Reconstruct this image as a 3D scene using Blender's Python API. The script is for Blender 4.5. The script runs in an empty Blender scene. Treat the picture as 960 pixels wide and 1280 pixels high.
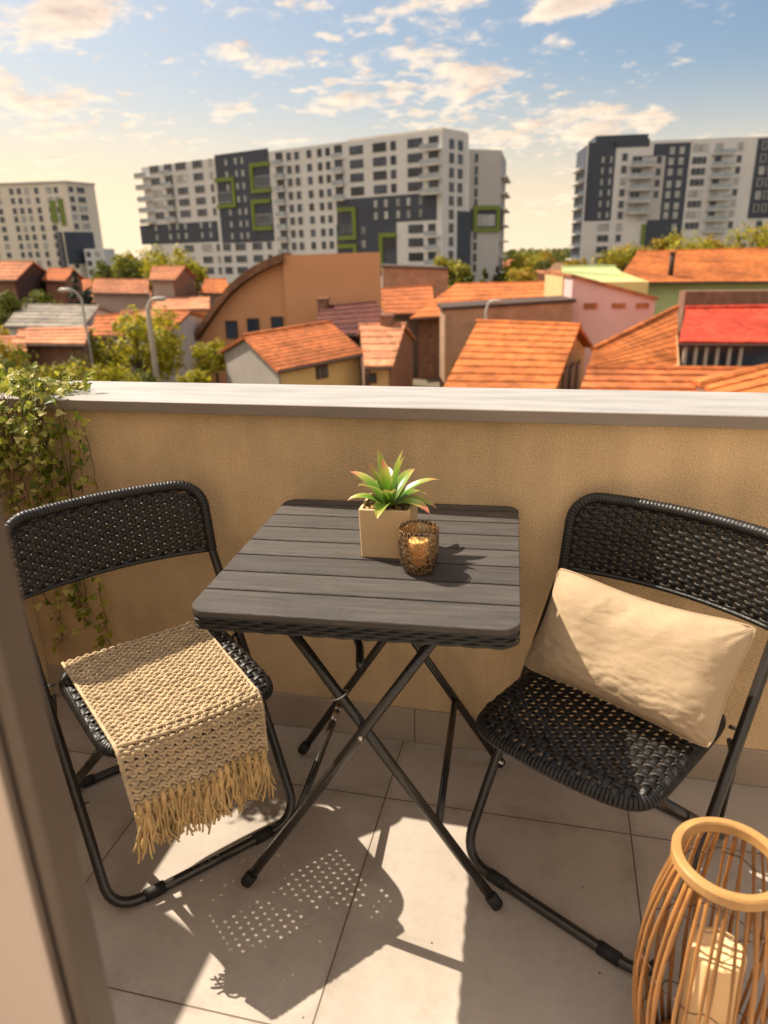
import bpy, math, random
from mathutils import Vector, Matrix, noise
random.seed(7)
SC = bpy.context.scene
COL = SC.collection
V = Vector
R = math.radians

# ------------------------------------------------------------------ camera
F_PX = 888.6
RIGHT = V((0.97347142, 0.22755297, -0.02393819))
DOWN = V((0.05615385, -0.33901812, -0.93910247))
FWD = V((-0.22181103, 0.9128452, -0.34280243))
EYE = V((0, 0, 1.3))
GZ = -9.0
cam = bpy.data.cameras.new("camera")
cam.sensor_fit = 'VERTICAL'
cam.sensor_height = 24
cam.lens = F_PX / 1280 * 24
cam.clip_end = 6000
cam.clip_start = 0.02
cam.dof.use_dof = True
cam.dof.focus_distance = 1.72
cam.dof.aperture_fstop = cam.lens / 8.0
co = bpy.data.objects.new("camera", cam)
COL.objects.link(co)
co.matrix_world = Matrix((( RIGHT.x, -DOWN.x, -FWD.x, EYE.x), (RIGHT.y, -DOWN.y, -FWD.y, EYE.y), (RIGHT.z, -DOWN.z, -FWD.z, EYE.z), (0, 0, 0, 1)))
SC.camera = co
FH = V((FWD.x, FWD.y, 0)).normalized()
RH = V((FH.y, -FH.x, 0))


def ray(u, v):
    return FWD + RIGHT * ((u - 480) / F_PX) + DOWN * ((v - 640) / F_PX)


def pd(u, v, D):                      # point at horizontal depth D
    d = ray(u, v)
    return EYE + d * (D / d.dot(FH))


def pz(u, v, z):                      # point at height z
    d = ray(u, v)
    return EYE + d * ((z - EYE.z) / d.z)


# ------------------------------------------------------------------ materials
def nodes(name):
    m = bpy.data.materials.new(name)
    m.use_nodes = True
    nt = m.node_tree
    b = nt.nodes['Principled BSDF']
    return m, nt, b


def N(nt, t, **kw):
    n = nt.nodes.new(t)
    for k, v in kw.items():
        setattr(n, k, v)
    return n


def lk(nt, a, b):
    nt.links.new(a, b)


def rgb(c, a=1.0):
    return (c[0], c[1], c[2], a)


def mat(name, col, rough=0.6, var=0.12, scale=8.0, bump=0.0, bscale=60.0, metal=0.0, spec=0.5, island=0.0, stretch=(1, 1, 1), detail=4.0, trans=0.0):
    """principled with noise variation of the base colour, optional bump, optional per-island variation"""
    m, nt, b = nodes(name)
    tc = N(nt, 'ShaderNodeTexCoord')
    mp = N(nt, 'ShaderNodeMapping')
    mp.inputs['Scale'].default_value = stretch
    lk(nt, tc.outputs['Object'], mp.inputs['Vector'])
    nz = N(nt, 'ShaderNodeTexNoise')
    nz.inputs['Scale'].default_value = scale
    nz.inputs['Detail'].default_value = detail
    lk(nt, mp.outputs['Vector'], nz.inputs['Vector'])
    mr = N(nt, 'ShaderNodeMapRange')
    mr.inputs['From Min'].default_value = 0.3
    mr.inputs['From Max'].default_value = 0.7
    mr.inputs['To Min'].default_value = 1 - var
    mr.inputs['To Max'].default_value = 1 + var
    lk(nt, nz.outputs['Fac'], mr.inputs['Value'])
    fac = mr.outputs['Result']
    if island:
        ge = N(nt, 'ShaderNodeNewGeometry')
        m2 = N(nt, 'ShaderNodeMapRange')
        m2.inputs['To Min'].default_value = 1 - island
        m2.inputs['To Max'].default_value = 1 + island
        lk(nt, ge.outputs['Random Per Island'], m2.inputs['Value'])
        mu = N(nt, 'ShaderNodeMath', operation='MULTIPLY')
        lk(nt, fac, mu.inputs[0])
        lk(nt, m2.outputs['Result'], mu.inputs[1])
        fac = mu.outputs[0]
    mx = N(nt, 'ShaderNodeVectorMath', operation='SCALE')
    mx.inputs[0].default_value = col
    lk(nt, fac, mx.inputs['Scale'])
    lk(nt, mx.outputs['Vector'], b.inputs['Base Color'])
    b.inputs['Roughness'].default_value = rough
    b.inputs['Metallic'].default_value = metal
    b.inputs['Specular IOR Level'].default_value = spec
    if bump:
        n2 = N(nt, 'ShaderNodeTexNoise')
        n2.inputs['Scale'].default_value = bscale
        n2.inputs['Detail'].default_value = 3
        lk(nt, mp.outputs['Vector'], n2.inputs['Vector'])
        bp = N(nt, 'ShaderNodeBump')
        bp.inputs['Strength'].default_value = bump
        bp.inputs['Distance'].default_value = 0.004
        lk(nt, n2.outputs['Fac'], bp.inputs['Height'])
        lk(nt, bp.outputs['Normal'], b.inputs['Normal'])
    if trans:
        b.inputs['Subsurface Weight'].default_value = trans
        b.inputs['Subsurface Radius'].default_value = (0.02, 0.012, 0.006)
    return m


def leaf_mat(name, ramp, rough=0.5, tl=0.35):
    m, nt, b = nodes(name)
    ge = N(nt, 'ShaderNodeNewGeometry')
    cr = N(nt, 'ShaderNodeValToRGB')
    el = cr.color_ramp.elements
    while len(el) < len(ramp):
        el.new(0.5)
    for i, (p, c) in enumerate(ramp):
        el[i].position = p
        el[i].color = rgb(c)
    lk(nt, ge.outputs['Random Per Island'], cr.inputs['Fac'])
    lk(nt, cr.outputs['Color'], b.inputs['Base Color'])
    b.inputs['Roughness'].default_value = rough
    b.inputs['Specular IOR Level'].default_value = 0.35
    tr = N(nt, 'ShaderNodeBsdfTranslucent')
    lk(nt, cr.outputs['Color'], tr.inputs['Color'])
    ms = N(nt, 'ShaderNodeMixShader')
    ms.inputs['Fac'].default_value = tl
    out = nt.nodes['Material Output']
    lk(nt, b.outputs['BSDF'], ms.inputs[1])
    lk(nt, tr.outputs['BSDF'], ms.inputs[2])
    lk(nt, ms.outputs['Shader'], out.inputs['Surface'])
    return m


def tile_mat():
    m, nt, b = nodes("floor_tiles")
    tc = N(nt, 'ShaderNodeTexCoord')
    sx = N(nt, 'ShaderNodeSeparateXYZ')
    lk(nt, tc.outputs['Object'], sx.inputs[0])

    def mt(op, a, c=None, d=None):
        n = N(nt, 'ShaderNodeMath', operation=op)
        for i, x in enumerate((a, c, d)):
            if x is None:
                continue
            if isinstance(x, (int, float)):
                n.inputs[i].default_value = x
            else:
                lk(nt, x, n.inputs[i])
        return n.outputs[0]
    gx = mt('PINGPONG', mt('SUBTRACT', sx.outputs[0], 0.237), 0.2968)
    gy = mt('PINGPONG', mt('SUBTRACT', sx.outputs[1], 1.402), 0.2968)
    g = mt('MINIMUM', gx, gy)
    line = mt('LESS_THAN', g, 0.0017)
    cx = mt('FLOOR', mt('DIVIDE', mt('SUBTRACT', sx.outputs[0], 0.237), 0.5936))
    cy = mt('FLOOR', mt('DIVIDE', mt('SUBTRACT', sx.outputs[1], 1.402), 0.5936))
    cmb = N(nt, 'ShaderNodeCombineXYZ')
    lk(nt, cx, cmb.inputs[0])
    lk(nt, cy, cmb.inputs[1])
    wn = N(nt, 'ShaderNodeTexWhiteNoise', noise_dimensions='3D')
    lk(nt, cmb.outputs[0], wn.inputs['Vector'])
    off = N(nt, 'ShaderNodeVectorMath', operation='MULTIPLY_ADD')
    lk(nt, wn.outputs['Color'], off.inputs[0])
    off.inputs[1].default_value = (5, 5, 5)
    lk(nt, tc.outputs['Object'], off.inputs[2])
    n1 = N(nt, 'ShaderNodeTexNoise')
    n1.inputs['Scale'].default_value = 3.2
    n1.inputs['Detail'].default_value = 7
    n1.inputs['Roughness'].default_value = 0.62
    lk(nt, off.outputs[0], n1.inputs['Vector'])
    n2 = N(nt, 'ShaderNodeTexNoise')
    n2.inputs['Scale'].default_value = 60
    n2.inputs['Detail'].default_value = 4
    lk(nt, tc.outputs['Object'], n2.inputs['Vector'])
    cr = N(nt, 'ShaderNodeValToRGB')
    cr.color_ramp.elements[0].position = 0.3
    cr.color_ramp.elements[0].color = (0.35, 0.30, 0.255, 1)
    cr.color_ramp.elements[1].position = 0.72
    cr.color_ramp.elements[1].color = (0.50, 0.435, 0.375, 1)
    lk(nt, mt('MULTIPLY_ADD', n2.outputs['Fac'], 0.18, mt('MULTIPLY', n1.outputs['Fac'], 0.85)), cr.inputs['Fac'])
    # sparse specks of dirt
    vo = N(nt, 'ShaderNodeTexVoronoi')
    vo.inputs['Scale'].default_value = 9
    lk(nt, tc.outputs['Object'], vo.inputs['Vector'])
    speck = mt('LESS_THAN', vo.outputs['Distance'], 0.022)
    mx0 = N(nt, 'ShaderNodeMixRGB')
    mx0.inputs[2].default_value = (0.12, 0.09, 0.07, 1)
    lk(nt, speck, mx0.inputs[0])
    lk(nt, cr.outputs['Color'], mx0.inputs[1])
    n4 = N(nt, 'ShaderNodeTexNoise')
    n4.inputs['Scale'].default_value = 11
    n4.inputs['Detail'].default_value = 8
    n4.inputs['Roughness'].default_value = 0.7
    lk(nt, tc.outputs['Object'], n4.inputs['Vector'])
    near = N(nt, 'ShaderNodeMapRange')
    near.inputs['From Min'].default_value = 0.0
    near.inputs['From Max'].default_value = 0.045
    near.inputs['To Min'].default_value = 0.16
    near.inputs['To Max'].default_value = 0.0
    lk(nt, g, near.inputs['Value'])
    dirt = mt('MULTIPLY_ADD', n4.outputs['Fac'], 1.0, near.outputs[0])
    dm = N(nt, 'ShaderNodeMapRange')
    dm.inputs['From Min'].default_value = 0.54
    dm.inputs['From Max'].default_value = 0.80
    dm.inputs['To Max'].default_value = 0.42
    lk(nt, dirt, dm.inputs['Value'])
    mxd = N(nt, 'ShaderNodeMixRGB')
    mxd.inputs[2].default_value = (0.20, 0.155, 0.115, 1)
    lk(nt, dm.outputs[0], mxd.inputs[0])
    lk(nt, mx0.outputs[0], mxd.inputs[1])
    mx0 = mxd
    mx = N(nt, 'ShaderNodeMixRGB')
    mx.inputs[2].default_value = (0.13, 0.095, 0.065, 1)
    lk(nt, line, mx.inputs[0])
    lk(nt, mx0.outputs[0], mx.inputs[1])
    lk(nt, mx.outputs[0], b.inputs['Base Color'])
    rr = N(nt, 'ShaderNodeMapRange')
    rr.inputs['To Min'].default_value = 0.42
    rr.inputs['To Max'].default_value = 0.62
    lk(nt, n1.outputs['Fac'], rr.inputs['Value'])
    lk(nt, rr.outputs[0], b.inputs['Roughness'])
    b.inputs['Specular IOR Level'].default_value = 0.3
    bp = N(nt, 'ShaderNodeBump')
    bp.inputs['Strength'].default_value = 0.25
    bp.inputs['Distance'].default_value = 0.002
    h = mt('SUBTRACT', mt('MULTIPLY', n2.outputs['Fac'], 0.15), line)
    lk(nt, h, bp.inputs['Height'])
    lk(nt, bp.outputs['Normal'], b.inputs['Normal'])
    return m


def stucco_mat(name, col, scale=150, strength=0.9):
    m, nt, b = nodes(name)
    tc = N(nt, 'ShaderNodeTexCoord')
    n1 = N(nt, 'ShaderNodeTexNoise')
    n1.inputs['Scale'].default_value = scale
    n1.inputs['Detail'].default_value = 5
    lk(nt, tc.outputs['Object'], n1.inputs['Vector'])
    n2 = N(nt, 'ShaderNodeTexNoise')
    n2.inputs['Scale'].default_value = 3.0
    n2.inputs['Detail'].default_value = 5
    lk(nt, tc.outputs['Object'], n2.inputs['Vector'])
    ad = N(nt, 'ShaderNodeMath', operation='MULTIPLY_ADD')
    lk(nt, n1.outputs['Fac'], ad.inputs[0])
    ad.inputs[1].default_value = 0.8
    lk(nt, n2.outputs['Fac'], ad.inputs[2])
    mr = N(nt, 'ShaderNodeMapRange')
    mr.inputs['From Min'].default_value = 0.65
    mr.inputs['From Max'].default_value = 1.15
    mr.inputs['To Min'].default_value = 0.72
    mr.inputs['To Max'].default_value = 1.22
    lk(nt, ad.outputs[0], mr.inputs['Value'])
    sc = N(nt, 'ShaderNodeVectorMath', operation='SCALE')
    sc.inputs[0].default_value = col
    mp = N(nt, 'ShaderNodeMapping')
    mp.inputs['Scale'].default_value = (9, 9, 0.8)
    lk(nt, tc.outputs['Object'], mp.inputs['Vector'])
    n3 = N(nt, 'ShaderNodeTexNoise')
    n3.inputs['Scale'].default_value = 1.0
    n3.inputs['Detail'].default_value = 6
    n3.inputs['Roughness'].default_value = 0.65
    lk(nt, mp.outputs[0], n3.inputs['Vector'])
    m3 = N(nt, 'ShaderNodeMapRange')
    m3.inputs['From Min'].default_value = 0.35
    m3.inputs['From Max'].default_value = 0.7
    m3.inputs['To Min'].default_value = 0.90
    m3.inputs['To Max'].default_value = 1.08
    lk(nt, n3.outputs['Fac'], m3.inputs['Value'])
    mm = N(nt, 'ShaderNodeMath', operation='MULTIPLY')
    lk(nt, mr.outputs[0], mm.inputs[0])
    lk(nt, m3.outputs[0], mm.inputs[1])
    lk(nt, mm.outputs[0], sc.inputs['Scale'])
    lk(nt, sc.outputs[0], b.inputs['Base Color'])
    b.inputs['Roughness'].default_value = 0.95
    b.inputs['Specular IOR Level'].default_value = 0.15
    bp = N(nt, 'ShaderNodeBump')
    bp.inputs['Strength'].default_value = strength
    bp.inputs['Distance'].default_value = 0.006
    lk(nt, n1.outputs['Fac'], bp.inputs['Height'])
    lk(nt, bp.outputs['Normal'], b.inputs['Normal'])
    return m


M = {}
M['tiles'] = tile_mat()
M['stucco'] = stucco_mat('tan_stucco', (0.68, 0.49, 0.285), 230)
M['fascia'] = mat('brown_metal_trim', (0.22, 0.18, 0.145), 0.4, 0.1, 6, 0.1, 20, stretch=(1, 1, 4))
M['coping'] = mat('coping_metal', (0.37, 0.345, 0.32), 0.40, 0.16, 5, 0.10, 14, stretch=(1, 5, 1), spec=0.9)
M['skirting'] = mat('skirting_tile', (0.36, 0.29, 0.225), 0.5, 0.12, 5)
M['black_metal'] = mat('black_lacquered_metal', (0.024, 0.020, 0.017), 0.27, 0.25, 20, 0.1, 200, spec=0.6)
M['wicker'] = mat('dark_rattan_weave', (0.012, 0.011, 0.0105), 0.40, 0.3, 30, 0.3, 260, island=0.45, spec=0.45)
M['rubber'] = mat('black_rubber', (0.012, 0.011, 0.010), 0.7, 0.1)
M['steel'] = mat('bare_steel', (0.55, 0.52, 0.48), 0.3, 0.05, metal=1.0)
M['slat'] = mat('grey_wood_slats', (0.064, 0.055, 0.049), 0.5, 0.35, 9, 0.6, 110, stretch=(1.0, 14, 14), island=0.14, spec=0.4, detail=7)
M['dark_panel'] = mat('dark_panel', (0.02, 0.018, 0.016), 0.6)
M['yarn'] = mat('beige_yarn', (0.60, 0.465, 0.30), 0.95, 0.18, 40, 0.8, 420, island=0.10, spec=0.1)
M['fringe'] = mat('ochre_fringe_yarn', (0.60, 0.42, 0.20), 0.95, 0.2, 40, 0.6, 420, island=0.22, spec=0.1)
M['linen'] = mat('beige_linen', (0.44, 0.33, 0.215), 0.95, 0.08, 12, 0.35, 520, spec=0.1)
M['pot'] = mat('beige_pot', (0.62, 0.44, 0.255), 0.75, 0.07, 12, 0.15, 90, spec=0.25)
M['pebble'] = mat('brown_pebbles', (0.30, 0.19, 0.09), 0.8, 0.3, 30, island=0.6, spec=0.2)
M['cane'] = mat('honey_cane', (0.35, 0.16, 0.047), 0.4, 0.35, 26, 0.25, 120, island=0.25, stretch=(1, 1, 0.25))
M['cane_rim'] = mat('pale_bamboo_rim', (0.46, 0.25, 0.085), 0.45, 0.18, 18, 0.2, 60)
M['wire'] = mat('rusty_wire', (0.10, 0.05, 0.025), 0.6, 0.3, 40)
M['wax'] = mat('cream_wax', (0.95, 0.64, 0.33), 0.5, 0.06, 10, trans=0.35)
M['wick'] = mat('burnt_wick', (0.03, 0.02, 0.015), 0.9)
M['ivy'] = leaf_mat('ivy_leaves', [(0, (0.09, 0.14, 0.014)), (0.35, (0.24, 0.29, 0.03)), (0.7, (0.48, 0.46, 0.07)), (1, (0.72, 0.66, 0.28))], 0.45, 0.5)
M['vine'] = mat('vine_stem', (0.12, 0.075, 0.03), 0.8)
M['door'] = mat('brown_door_frame', (0.112, 0.082, 0.062), 0.45, 0.08, 10)
M['door_pale'] = mat('pale_door_leaf', (0.62, 0.50, 0.42), 0.5, 0.05, 3)
M['gasket'] = mat('black_gasket', (0.012, 0.01, 0.01), 0.7)
M['facade'] = stucco_mat('house_facade', (0.78, 0.67, 0.53))


def blade_mat():
    m, nt, b = nodes("bromeliad_leaf")
    uv = N(nt, 'ShaderNodeUVMap')
    sp = N(nt, 'ShaderNodeSeparateXYZ')
    lk(nt, uv.outputs[0], sp.inputs[0])
    cr = N(nt, 'ShaderNodeValToRGB')
    el = cr.color_ramp.elements
    el.new(0.5)
    el.new(0.8)
    for i, (p, c) in enumerate([(0, (0.06, 0.16, 0.02)), (0.55, (0.16, 0.32, 0.03)), (0.80, (0.42, 0.42, 0.08)), (1.0, (0.62, 0.16, 0.13))]):
        el[i].position = p
        el[i].color = rgb(c)
    ge = N(nt, 'ShaderNodeNewGeometry')
    ad = N(nt, 'ShaderNodeMath', operation='MULTIPLY_ADD')
    lk(nt, ge.outputs['Random Per Island'], ad.inputs[0])
    ad.inputs[1].default_value = 0.3
    su = N(nt, 'ShaderNodeMath', operation='SUBTRACT')
    lk(nt, sp.outputs[1], su.inputs[0])
    su.inputs[1].default_value = 0.15
    lk(nt, su.outputs[0], ad.inputs[2])
    lk(nt, ad.outputs[0], cr.inputs['Fac'])
    # pale margins
    ab = N(nt, 'ShaderNodeMath', operation='ABSOLUTE')
    lk(nt, sp.outputs[0], ab.inputs[0])
    mr = N(nt, 'ShaderNodeMapRange')
    mr.inputs['From Min'].default_value = 0.55
    mr.inputs['From Max'].default_value = 1.0
    mr.inputs['To Max'].default_value = 0.6
    lk(nt, ab.outputs[0], mr.inputs['Value'])
    mx = N(nt, 'ShaderNodeMixRGB')
    mx.inputs[2].default_value = (0.55, 0.55, 0.16, 1)
    lk(nt, mr.outputs[0], mx.inputs[0])
    lk(nt, cr.outputs['Color'], mx.inputs[1])
    lk(nt, mx.outputs[0], b.inputs['Base Color'])
    b.inputs['Roughness'].default_value = 0.32
    tr = N(nt, 'ShaderNodeBsdfTranslucent')
    lk(nt, mx.outputs[0], tr.inputs['Color'])
    ms = N(nt, 'ShaderNodeMixShader')
    ms.inputs['Fac'].default_value = 0.3
    lk(nt, b.outputs['BSDF'], ms.inputs[1])
    lk(nt, tr.outputs['BSDF'], ms.inputs[2])
    lk(nt, ms.outputs[0], nt.nodes['Material Output'].inputs['Surface'])
    return m


M['blade'] = blade_mat()


def glass_mat():
    m, nt, b = nodes("amber_mercury_glass")
    tc = N(nt, 'ShaderNodeTexCoord')
    vo = N(nt, 'ShaderNodeTexVoronoi', feature='DISTANCE_TO_EDGE')
    vo.inputs['Scale'].default_value = 125
    vo.inputs['Randomness'].default_value = 0.9
    mp = N(nt, 'ShaderNodeMapping')
    mp.inputs['Scale'].default_value = (1, 1, 0.7)
    lk(nt, tc.outputs['Object'], mp.inputs['Vector'])
    lk(nt, mp.outputs[0], vo.inputs['Vector'])
    ed = N(nt, 'ShaderNodeMapRange')
    ed.inputs['From Min'].default_value = 0.01
    ed.inputs['From Max'].default_value = 0.07
    ed.inputs['To Min'].default_value = 1
    ed.inputs['To Max'].default_value = 0
    lk(nt, vo.outputs['Distance'], ed.inputs['Value'])
    b.inputs['Base Color'].default_value = (0.50, 0.31, 0.14, 1)
    b.inputs['Metallic'].default_value = 0.25
    b.inputs['Roughness'].default_value = 0.3
    tp = N(nt, 'ShaderNodeBsdfTransparent')
    tp.inputs['Color'].default_value = (0.97, 0.87, 0.70, 1)
    gs = N(nt, 'ShaderNodeBsdfGlossy')
    gs.inputs['Roughness'].default_value = 0.06
    gl = N(nt, 'ShaderNodeMixShader')
    lw = N(nt, 'ShaderNodeLayerWeight')
    lw.inputs['Blend'].default_value = 0.35
    lk(nt, lw.outputs['Fresnel'], gl.inputs[0])
    lk(nt, tp.outputs[0], gl.inputs[1])
    lk(nt, gs.outputs[0], gl.inputs[2])
    bp = N(nt, 'ShaderNodeBump')
    bp.inputs['Strength'].default_value = 0.7
    bp.inputs['Distance'].default_value = 0.004
    lk(nt, vo.outputs['Distance'], bp.inputs['Height'])
    lk(nt, bp.outputs[0], b.inputs['Normal'])
    lk(nt, bp.outputs[0], gs.inputs['Normal'])
    ms = N(nt, 'ShaderNodeMixShader')
    lk(nt, ed.outputs[0], ms.inputs[0])
    lk(nt, gl.outputs[0], ms.inputs[1])
    lk(nt, b.outputs[0], ms.inputs[2])
    lk(nt, ms.outputs[0], nt.nodes['Material Output'].inputs['Surface'])
    return m


M['votive'] = glass_mat()


# ------------------------------------------------------------------ mesh helpers
class MB:
    def __init__(s):
        s.v, s.f, s.uv = [], [], None

    def add(s, vs, fs):
        k = len(s.v)
        s.v += [tuple(p) for p in vs]
        s.f += [tuple(i + k for i in f) for f in fs]

    def quad(s, a, b, c, d):
        s.add([a, b, c, d], [(0, 1, 2, 3)])

    def poly(s, ps):
        s.add(ps, [tuple(range(len(ps)))])

    def hexa(s, p):                     # 8 points: bottom ring 0-3, top ring 4-7
        s.add(p, [(3, 2, 1, 0), (4, 5, 6, 7), (0, 1, 5, 4), (1, 2, 6, 5), (2, 3, 7, 6), (3, 0, 4, 7)])

    def box(s, x0, x1, y0, y1, z0, z1):
        s.hexa([(x0, y0, z0), (x1, y0, z0), (x1, y1, z0), (x0, y1, z0), (x0, y0, z1), (x1, y0, z1), (x1, y1, z1), (x0, y1, z1)])

    def bbox(s, x0, x1, y0, y1, z0, z1, b=0.004):   # box with chamfered edges
        def ring(z, i):
            return [(x0 + i + b, y0 + i, z), (x1 - i - b, y0 + i, z), (x1 - i, y0 + i + b, z), (x1 - i, y1 - i - b, z), (x1 - i - b, y1 - i, z), (x0 + i + b, y1 - i, z), (x0 + i, y1 - i - b, z), (x0 + i, y0 + i + b, z)]
        rs = [ring(z0, b), ring(z0 + b, 0), ring(z1 - b, 0), ring(z1, b)]
        s.loft(rs)

    def loft(s, rings, closed=True, caps=True):
        n = len(rings[0])
        vs = [p for r in rings for p in r]
        fs = []
        for i in range(len(rings) - 1):
            for j in range(n if closed else n - 1):
                k = (j + 1) % n
                fs.append((i * n + j, i * n + k, (i + 1) * n + k, (i + 1) * n + j))
        if caps and closed:
            fs.append(tuple(reversed(range(n))))
            fs.append(tuple((len(rings) - 1) * n + j for j in range(n)))
        s.add(vs, fs)

    def prism(s, pts, d):               # polygon pts extruded by vector d
        d = V(d)
        n = len(pts)
        a = [V(p) for p in pts]
        vs = a + [p + d for p in a]
        fs = [tuple(reversed(range(n))), tuple(range(n, 2 * n))] + [(j, (j + 1) % n, n + (j + 1) % n, n + j) for j in range(n)]
        s.add(vs, fs)

    def tube(s, pts, r, sides=8, closed=False, caps=True):
        pts = [V(p) for p in pts]
        n = len(pts)
        rr = r if callable(r) else (lambda i: r)
        rings = []
        up = None
        for i in range(n):
            if closed:
                t = pts[(i + 1) % n] - pts[i - 1]
            else:
                t = pts[min(i + 1, n - 1)] - pts[max(i - 1, 0)]
            t = t.normalized()
            if up is None:
                up = t.orthogonal().normalized()
            else:
                up = up - t * up.dot(t)
                if up.length < 1e-5:
                    up = t.orthogonal()
                up.normalize()
            sd = t.cross(up)
            q = rr(i)
            rings.append([pts[i] + (up * math.cos(a) + sd * math.sin(a)) * q for a in [2 * math.pi * k / sides for k in range(sides)]])
        if closed:
            rings.append(rings[0])
        s.loft(rings, True, caps and not closed)

    def ribbon(s, pts, nrm, w, t):       # flat strand with rounded section
        n = len(pts)
        rings = []
        for i in range(n):
            p = V(pts[i])
            tg = (V(pts[min(i + 1, n - 1)]) - V(pts[max(i - 1, 0)])).normalized()
            nm = V(nrm[i])
            sd = tg.cross(nm).normalized()
            nn = sd.cross(tg)
            rings.append([p - sd * w, p - sd * w * .6 + nn * t, p + sd * w * .6 + nn * t, p + sd * w, p + sd * w * .6 - nn * t, p - sd * w * .6 - nn * t])
        s.loft(rings)

    def lathe(s, prof, c=(0, 0, 0), sides=40, caps=True):
        rings = [[(c[0] + r * math.cos(a), c[1] + r * math.sin(a), c[2] + z) for a in [2 * math.pi * k / sides for k in range(sides)]] for r, z in prof]
        s.loft(rings, True, caps)

    def build(s, name, m, parent=None, smooth=False, sub=0):
        me = bpy.data.meshes.new(name)
        me.from_pydata(s.v, [], s.f)
        me.validate()
        if smooth:
            me.polygons.foreach_set('use_smooth', [True] * len(me.polygons))
        if s.uv:
            l = me.uv_layers.new(name='UVMap')
            for lp in me.loops:
                l.data[lp.index].uv = s.uv[lp.vertex_index]
        me.materials.append(m)
        o = bpy.data.objects.new(name, me)
        COL.objects.link(o)
        if parent:
            o.parent = parent
        return o


def tag(o, label, cat, group=None, kind=None):
    o['label'] = label
    if cat:
        o['category'] = cat
    if group:
        o['group'] = group
    if kind:
        o['kind'] = kind
    return o


def thing(name, label, cat, loc=(0, 0, 0), rz=0.0, group=None):
    o = bpy.data.objects.new(name, None)
    o.empty_display_size = 0.1
    COL.objects.link(o)
    o.location = loc
    o.rotation_euler = (0, 0, rz)
    return tag(o, label, cat, group)


def copy_tree(o, parent=None):
    c = o.copy()
    COL.objects.link(c)
    c.parent = parent
    for ch in list(o.children):
        copy_tree(ch, c)
    return c


def structure(name, mb, m, smooth=False):
    o = mb.build(name, m, None, smooth)
    o['kind'] = 'structure'
    return o


def bezier_corner(p, q, r, rad, n=6):
    """points of a rounded corner at q between p and r"""
    p, q, r = V(p), V(q), V(r)
    a = q + (p - q).normalized() * rad
    b = q + (r - q).normalized() * rad
    return [a * (1 - t) ** 2 + q * 2 * t * (1 - t) + b * t * t for t in [i / n for i in range(n + 1)]]


def rounded_path(pts, rad, closed=False, n=6):
    out = []
    k = len(pts)
    for i in range(k):
        if not closed and i in (0, k - 1):
            out.append(V(pts[i]))
        else:
            out += bezier_corner(pts[i - 1], pts[i], pts[(i + 1) % k], rad, n)
    return out


# ------------------------------------------------------------------ balcony shell
WY, HC, CY, CB = 1.639, 0.958, 1.613, 1.887
mb = MB()
mb.box(-1.6, 3.2, -0.6, 1.66, -0.2, 0)
structure('balcony_floor', mb, M['tiles'])

w = thing('parapet_wall', 'tan stucco balcony parapet with a pale metal coping and a low tile skirting', 'wall', (0, WY, 0))
mb = MB()
mb.box(-1.7, 3.2, 0, 0.22, -0.3, HC - 0.028)
mb.build('stucco_wall', M['stucco'], w)
mb = MB()
mb.bbox(-1.75, 3.2, CY - WY + 0.0035, CB - WY, HC - 0.026, HC, 0.0015)
mb.build('coping', M['coping'], w)
mb = MB()
mb.bbox(-1.75, 3.2, CY - WY, CY - WY + 0.003, HC - 0.0285, HC - 0.0015, 0.0008)
mb.build('coping_trim', M['fascia'], w)
mb = MB()
x = -0.324 - 0.5936 * 3
while x < 3.0:
    mb.bbox(x + 0.001, x + 0.5926, -0.009, 0.003, 0.001, 0.108, 0.0015)
    x += 0.5936
mb.build('skirting', M['skirting'], w)

w = thing('side_wall', 'stepped tan stucco wall closing the left end of the balcony', 'wall', (-1.5, 0, 0))
mb = MB()
mb.box(-0.2, 0, 1.27, WY - 0.003, 0.001, HC - 0.028)
mb.box(-0.2, 0, 0.3, 1.2699, 0.001, 1.22)
mb.build('stucco_wall', M['stucco'], w)

# own building: facade behind the camera with the open balcony door
fb = thing('house_facade', 'tan plastered house front that the balcony belongs to', 'building', (0, 0, 0))
mb = MB()
mb.box(-1.7, -0.62, 0.02, 0.3, 0.001, 2.5)
mb.box(1.0, 3.2, 0.02, 0.3, 0.001, 2.5)
mb.box(-0.62, 1.0, 0.02, 0.3, 2.25, 2.5)
mb.build('wall', M['facade'], fb)
mb = MB()
mb.box(-1.69, 3.19, -9, 1.64, GZ, -0.201)
mb.build('lower_storeys', M['facade'], fb)

d = thing('balcony_door', 'blurred brown framed balcony door standing open in the near left corner', 'door', (-0.363, 0.35, 0))
mb = MB()
mb.bbox(0.0045, 0.0175, -0.012, 0.02, 0.001, 2.2, 0.002)
mb.build('door_frame', M['door'], d)
mb = MB()
mb.box(0.0005, 0.0044, -0.007, 0.01, 0.001, 2.2)
mb.build('gasket', M['gasket'], d)
mb = MB()
mb.bbox(-0.0055, 0.0004, -0.012, 0.01, 0.001, 2.2, 0.001)
mb.build('door_frame', M['door'], d)
mb = MB()
mb.bbox(-0.27, -0.0057, -0.016, 0.02, 0.001, 2.2, 0.003)
mb.build('door_leaf', M['door_pale'], d)


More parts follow.
